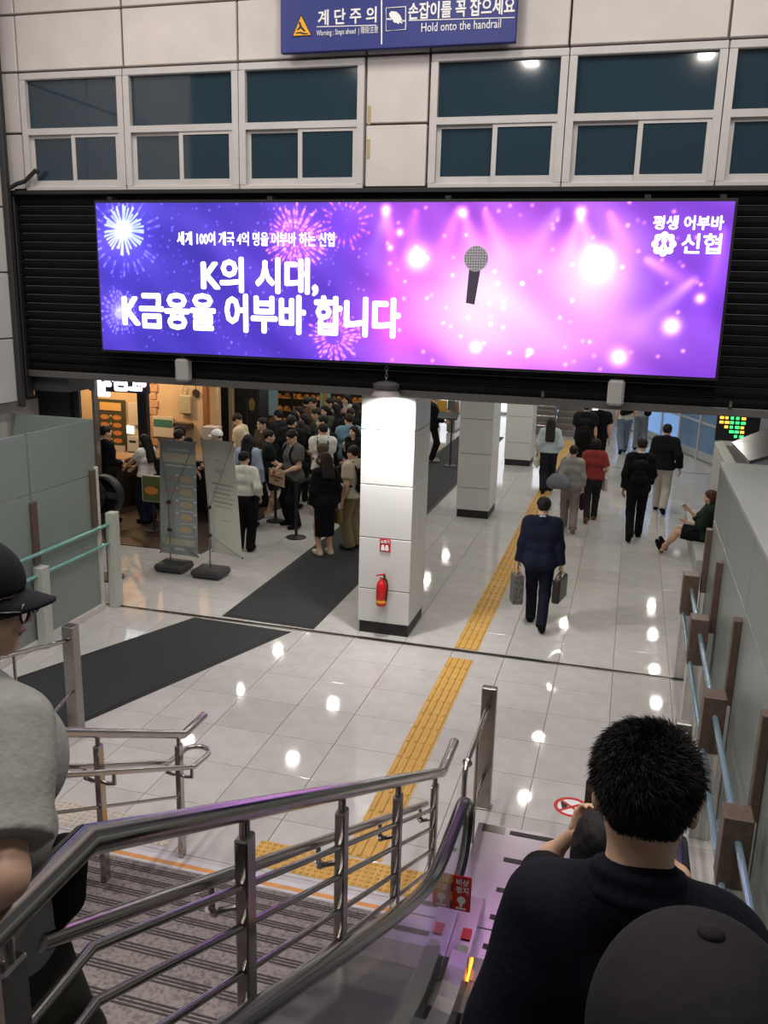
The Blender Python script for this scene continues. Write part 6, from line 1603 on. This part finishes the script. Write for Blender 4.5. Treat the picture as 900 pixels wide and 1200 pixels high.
for (x, y, hh, rz_, fm_, colr, hs, lab, fc), q in zip(crowd, spots_):
    p = (float(q[0]), float(q[1]), SHOPZ if (q[0] < -6.35 and q[1] < SB) else 0.0)
    arms_ = ('phone', 'front') if 'phone' in lab or 'raising' in lab else random.choice((('front', 'front'), ('down', 'front'), ('down', 'down')))
    person(lab, p, rz_, hh, fem=bool(fm_), L=arms_[0], R=arms_[1], top=(random.choice(('short', 'half')), colr, .86, .03), bottom=('trousers', random.choice(((24, 24, 27), (36, 40, 50), (50, 48, 46)))), hair=hs, hairm=random.choice((HAIR, HAIR, HAIRB)), vox=.02, face=bool(fc), cap=(150, 110, 112) if 'cap' in lab else None, head=(random.uniform(-.2, .2), .1))

# ------------------------------------------------------------------ people close to the camera
# man in navy polo on the escalator, back of the head
py = 1.52
PM = person('man in dark navy polo seen from behind on the escalator', (0.095, py, stand_z(py)), -.02, 1.83, shw=.87, drp=.035, sleeve_cut=.92, fat=.90, head=(-.03, .12), L=(-.17, .1, .93), R=(.17, .1, .93), top=('short', (13, 15, 27), .86, .022), bottom=('trousers', (26, 28, 36)), hair='crop', hs=.95, collar=None, vox=.009, group='people on the stairs and escalator', wrinkle=.003)
T, s_ = PM['T'], PM['s']
ring = []
for i in range(24):
    a0, a1 = 2*math.pi*i/24, 2*math.pi*(i+1)/24
    g_ = lambda a, q: T((.080-.010*q)*math.cos(a), -.018+(.078-.010*q)*math.sin(a), 1.430+.034*q-.026*math.sin(a))
    ring += [C(g_(a0, 0), g_(a1, 0), .011), C(g_(a0, 1), g_(a1, 1), .008), C(g_(a0, 0), g_(a0, 1), .010, .008)]
PM['add']('collar', sdf_mesh(ring, .006, k=.012), cloth((13, 15, 27)))
# cap wearer right below the camera
cy_ = 0.60
CW = person('person in charcoal cap nearest the camera at lower right', (0.097, cy_, stand_z(cy_)), .05, 1.652, fem=True, L='front', R='front', top=('short', (26, 26, 28), .86, .03), bottom=('trousers', (26, 26, 30)), hair='long', hairm=HAIRB, cap=(30, 29, 29), vox=.009, group='people on the stairs and escalator', head=(0, .08), wrinkle=.003)
# phone holder further down the escalator
qy = 2.95
PH = person('person in black T-shirt raising a phone further down the escalator', (0.04, qy, stand_z(qy)), .05, 1.68, L=(-.09, .20, 1.50), R=(.12, .26, 1.5), polesL=Vn(-.6, -.1, -1), polesR=Vn(1, -.1, -.7), top=('short', (16, 16, 19), .86, .035), bottom=('trousers', (22, 22, 26)), hair='mid', vox=.009, group='people on the stairs and escalator', handL=(Vn(.35, .25, .9), Vn(.8, .3, -.4)), curlL=-.8, handR=(Vn(-.35, .25, .9), Vn(-.8, .3, -.4)), curlR=.8)
ph = bag_thing(PH, 'phone', 'black phone held up by the person on the escalator', 'phone')
s2 = PH['s']; wr = PH['arms']['L'][2]
MB().box(-.036, .036, -.005, .005, -.075, .075, .006, Matrix.Translation(Vector((wr+Vn(.07, .075, .12))*s2))).build('phone_body', mat('phone_black', (0.012, 0.012, 0.014), 0.15), ph, local=True)
MB().box(-.032, .032, -.0065, -.005, -.068, .068, 0, Matrix.Translation(Vector((wr+Vn(.07, .075, .12))*s2))).build('phone_screen', mat('phone_glass', (0.02, 0.02, 0.025), 0.08), ph, local=True)
# man in grey T-shirt at the left on the stairs
GM = person('man in grey T-shirt, dark cap and glasses with hands behind his back', (-1.265, 1.365, 1.92), -.4, 1.66, fat=1.0, lean=.04, head=(-.85, .02), L=(.13, -.23, .98), R=(.21, -.215, .99), polesL=Vn(-1, -.3, 0), polesR=Vn(1, -.1, 0), kshirt=.022, top=('short', (150, 150, 145), .80, .03), bottom=('wide', (58, 58, 52)), shoes=(30, 30, 30), hair='crop', cap=(34, 33, 38), vox=.009, face=True, glasses=True, group='people on the stairs and escalator', handR=(Vn(-1, -.1, -.15), Vn(0, -.15, 1)), curlR=.7, handL=(Vn(1, -.1, -.1), Vn(0, -.15, 1)), curlL=-.7, sleeve_cut=.80, drp=.02, shw=.95)
T = GM['T']; t = bag_thing(GM, 'sling_bag', 'black bag at the side of the man in grey T-shirt', 'bag')
addm(t, 'bag_body', sdf_mesh([C(T(.16, .08, .90), T(.17, .10, 1.04), .04), C(T(.15, .13, .9), T(.15, .14, 1.02), .03)], .011, k=.04), cloth((14, 14, 15)), GM['s'])
# partly seen person in blue on the stairs behind him
P = person('person in denim blue shirt at the far left on the stairs', (-4.02, 4.4, step_z(4.4)), -.3, 1.66, L='down', R='down', top=('short', (44, 62, 92), .86, .03), bottom=('trousers', (24, 26, 32)), hair='short', vox=.014, group='people on the stairs and escalator')
hand_bag(P, 'R', 'black bag held by the person in denim blue', (14, 14, 16), (.12, .26, .26), .0, 'handbag', 'bag', None, .2, .04)

# short strands giving the near heads a hair edge
def strands(P, name, n, ln, m, rule, seed_=3, wid=.0009):
    r = np.random.default_rng(seed_); o = P['hair']; me = o.data; nv = len(me.vertices)
    co = np.empty(nv*3, np.float32); me.vertices.foreach_get('co', co); co = co.reshape(-1, 3)
    no = np.empty(nv*3, np.float32); me.vertices.foreach_get('normal', no); no = no.reshape(-1, 3)
    i = r.integers(0, nv, n); p = co[i]+r.normal(size=(n, 3))*.003; nn = no[i]
    RH, hc = P['RH'], P['Hd'](0, 0, 0)*P['s']
    q = (p-hc[None]) @ RH   # head frame
    d, l = rule(q, nn @ RH, r)
    d = d @ RH.T; d /= np.linalg.norm(d, axis=1)[:, None]
    side = np.cross(d, r.normal(size=(n, 3))); side /= np.linalg.norm(side, axis=1)[:, None]
    L_ = (ln*l)[:, None]; drop = np.array([0, 0, -1.0])[None]*L_*.18
    a = p-nn*.004; b_ = p+d*L_*.55; c_ = p+d*L_+drop
    V = np.stack([a-side*wid, a+side*wid, b_-side*wid*.8, b_+side*wid*.8, c_], 1).reshape(-1, 3)
    k = np.arange(n)*5
    Q = np.stack([k, k+1, k+3, k+2], 1); Tt = np.stack([k+2, k+3, k+4], 1)
    mm = fast_mesh(name, V, [Q, Tt]); so = link(name, mm, m, P['root']); so['kind'] = 'stuff'
HS = mat('hair_strand', (0.007, 0.006, 0.006), 0.6)
HS.node_tree.nodes['Principled BSDF'].inputs['Specular IOR Level'].default_value = 0.2
def rule_crop(q, nn, r):
    n = len(q); up_ = np.clip((q[:, 2]-.0)/.08, 0, 1)
    down = np.stack([np.zeros(n), -.2*np.ones(n), -np.ones(n)], 1); tan_ = down-nn*(np.sum(down*nn, 1))[:, None]
    swirl = np.stack([-(q[:, 1]+.06)+.3*q[:, 0], q[:, 0]-.2*(q[:, 1]+.06), np.zeros(n)], 1)*9
    d = nn*(.28+.25*up_)[:, None]+tan_*(1-.7*up_)[:, None]+swirl*up_[:, None]+r.normal(size=(n, 3))*.22
    l = (.16+.84*np.clip((q[:, 2]+.03)/.09, 0, 1))*r.uniform(.5, 1.25, n)
    l = np.where((np.abs(q[:, 0]) > .06) & (q[:, 2] < .02), l*.5, l)
    return d, l
strands(PM, 'hair_strands', 30000, .024, HS, rule_crop, wid=.0008)
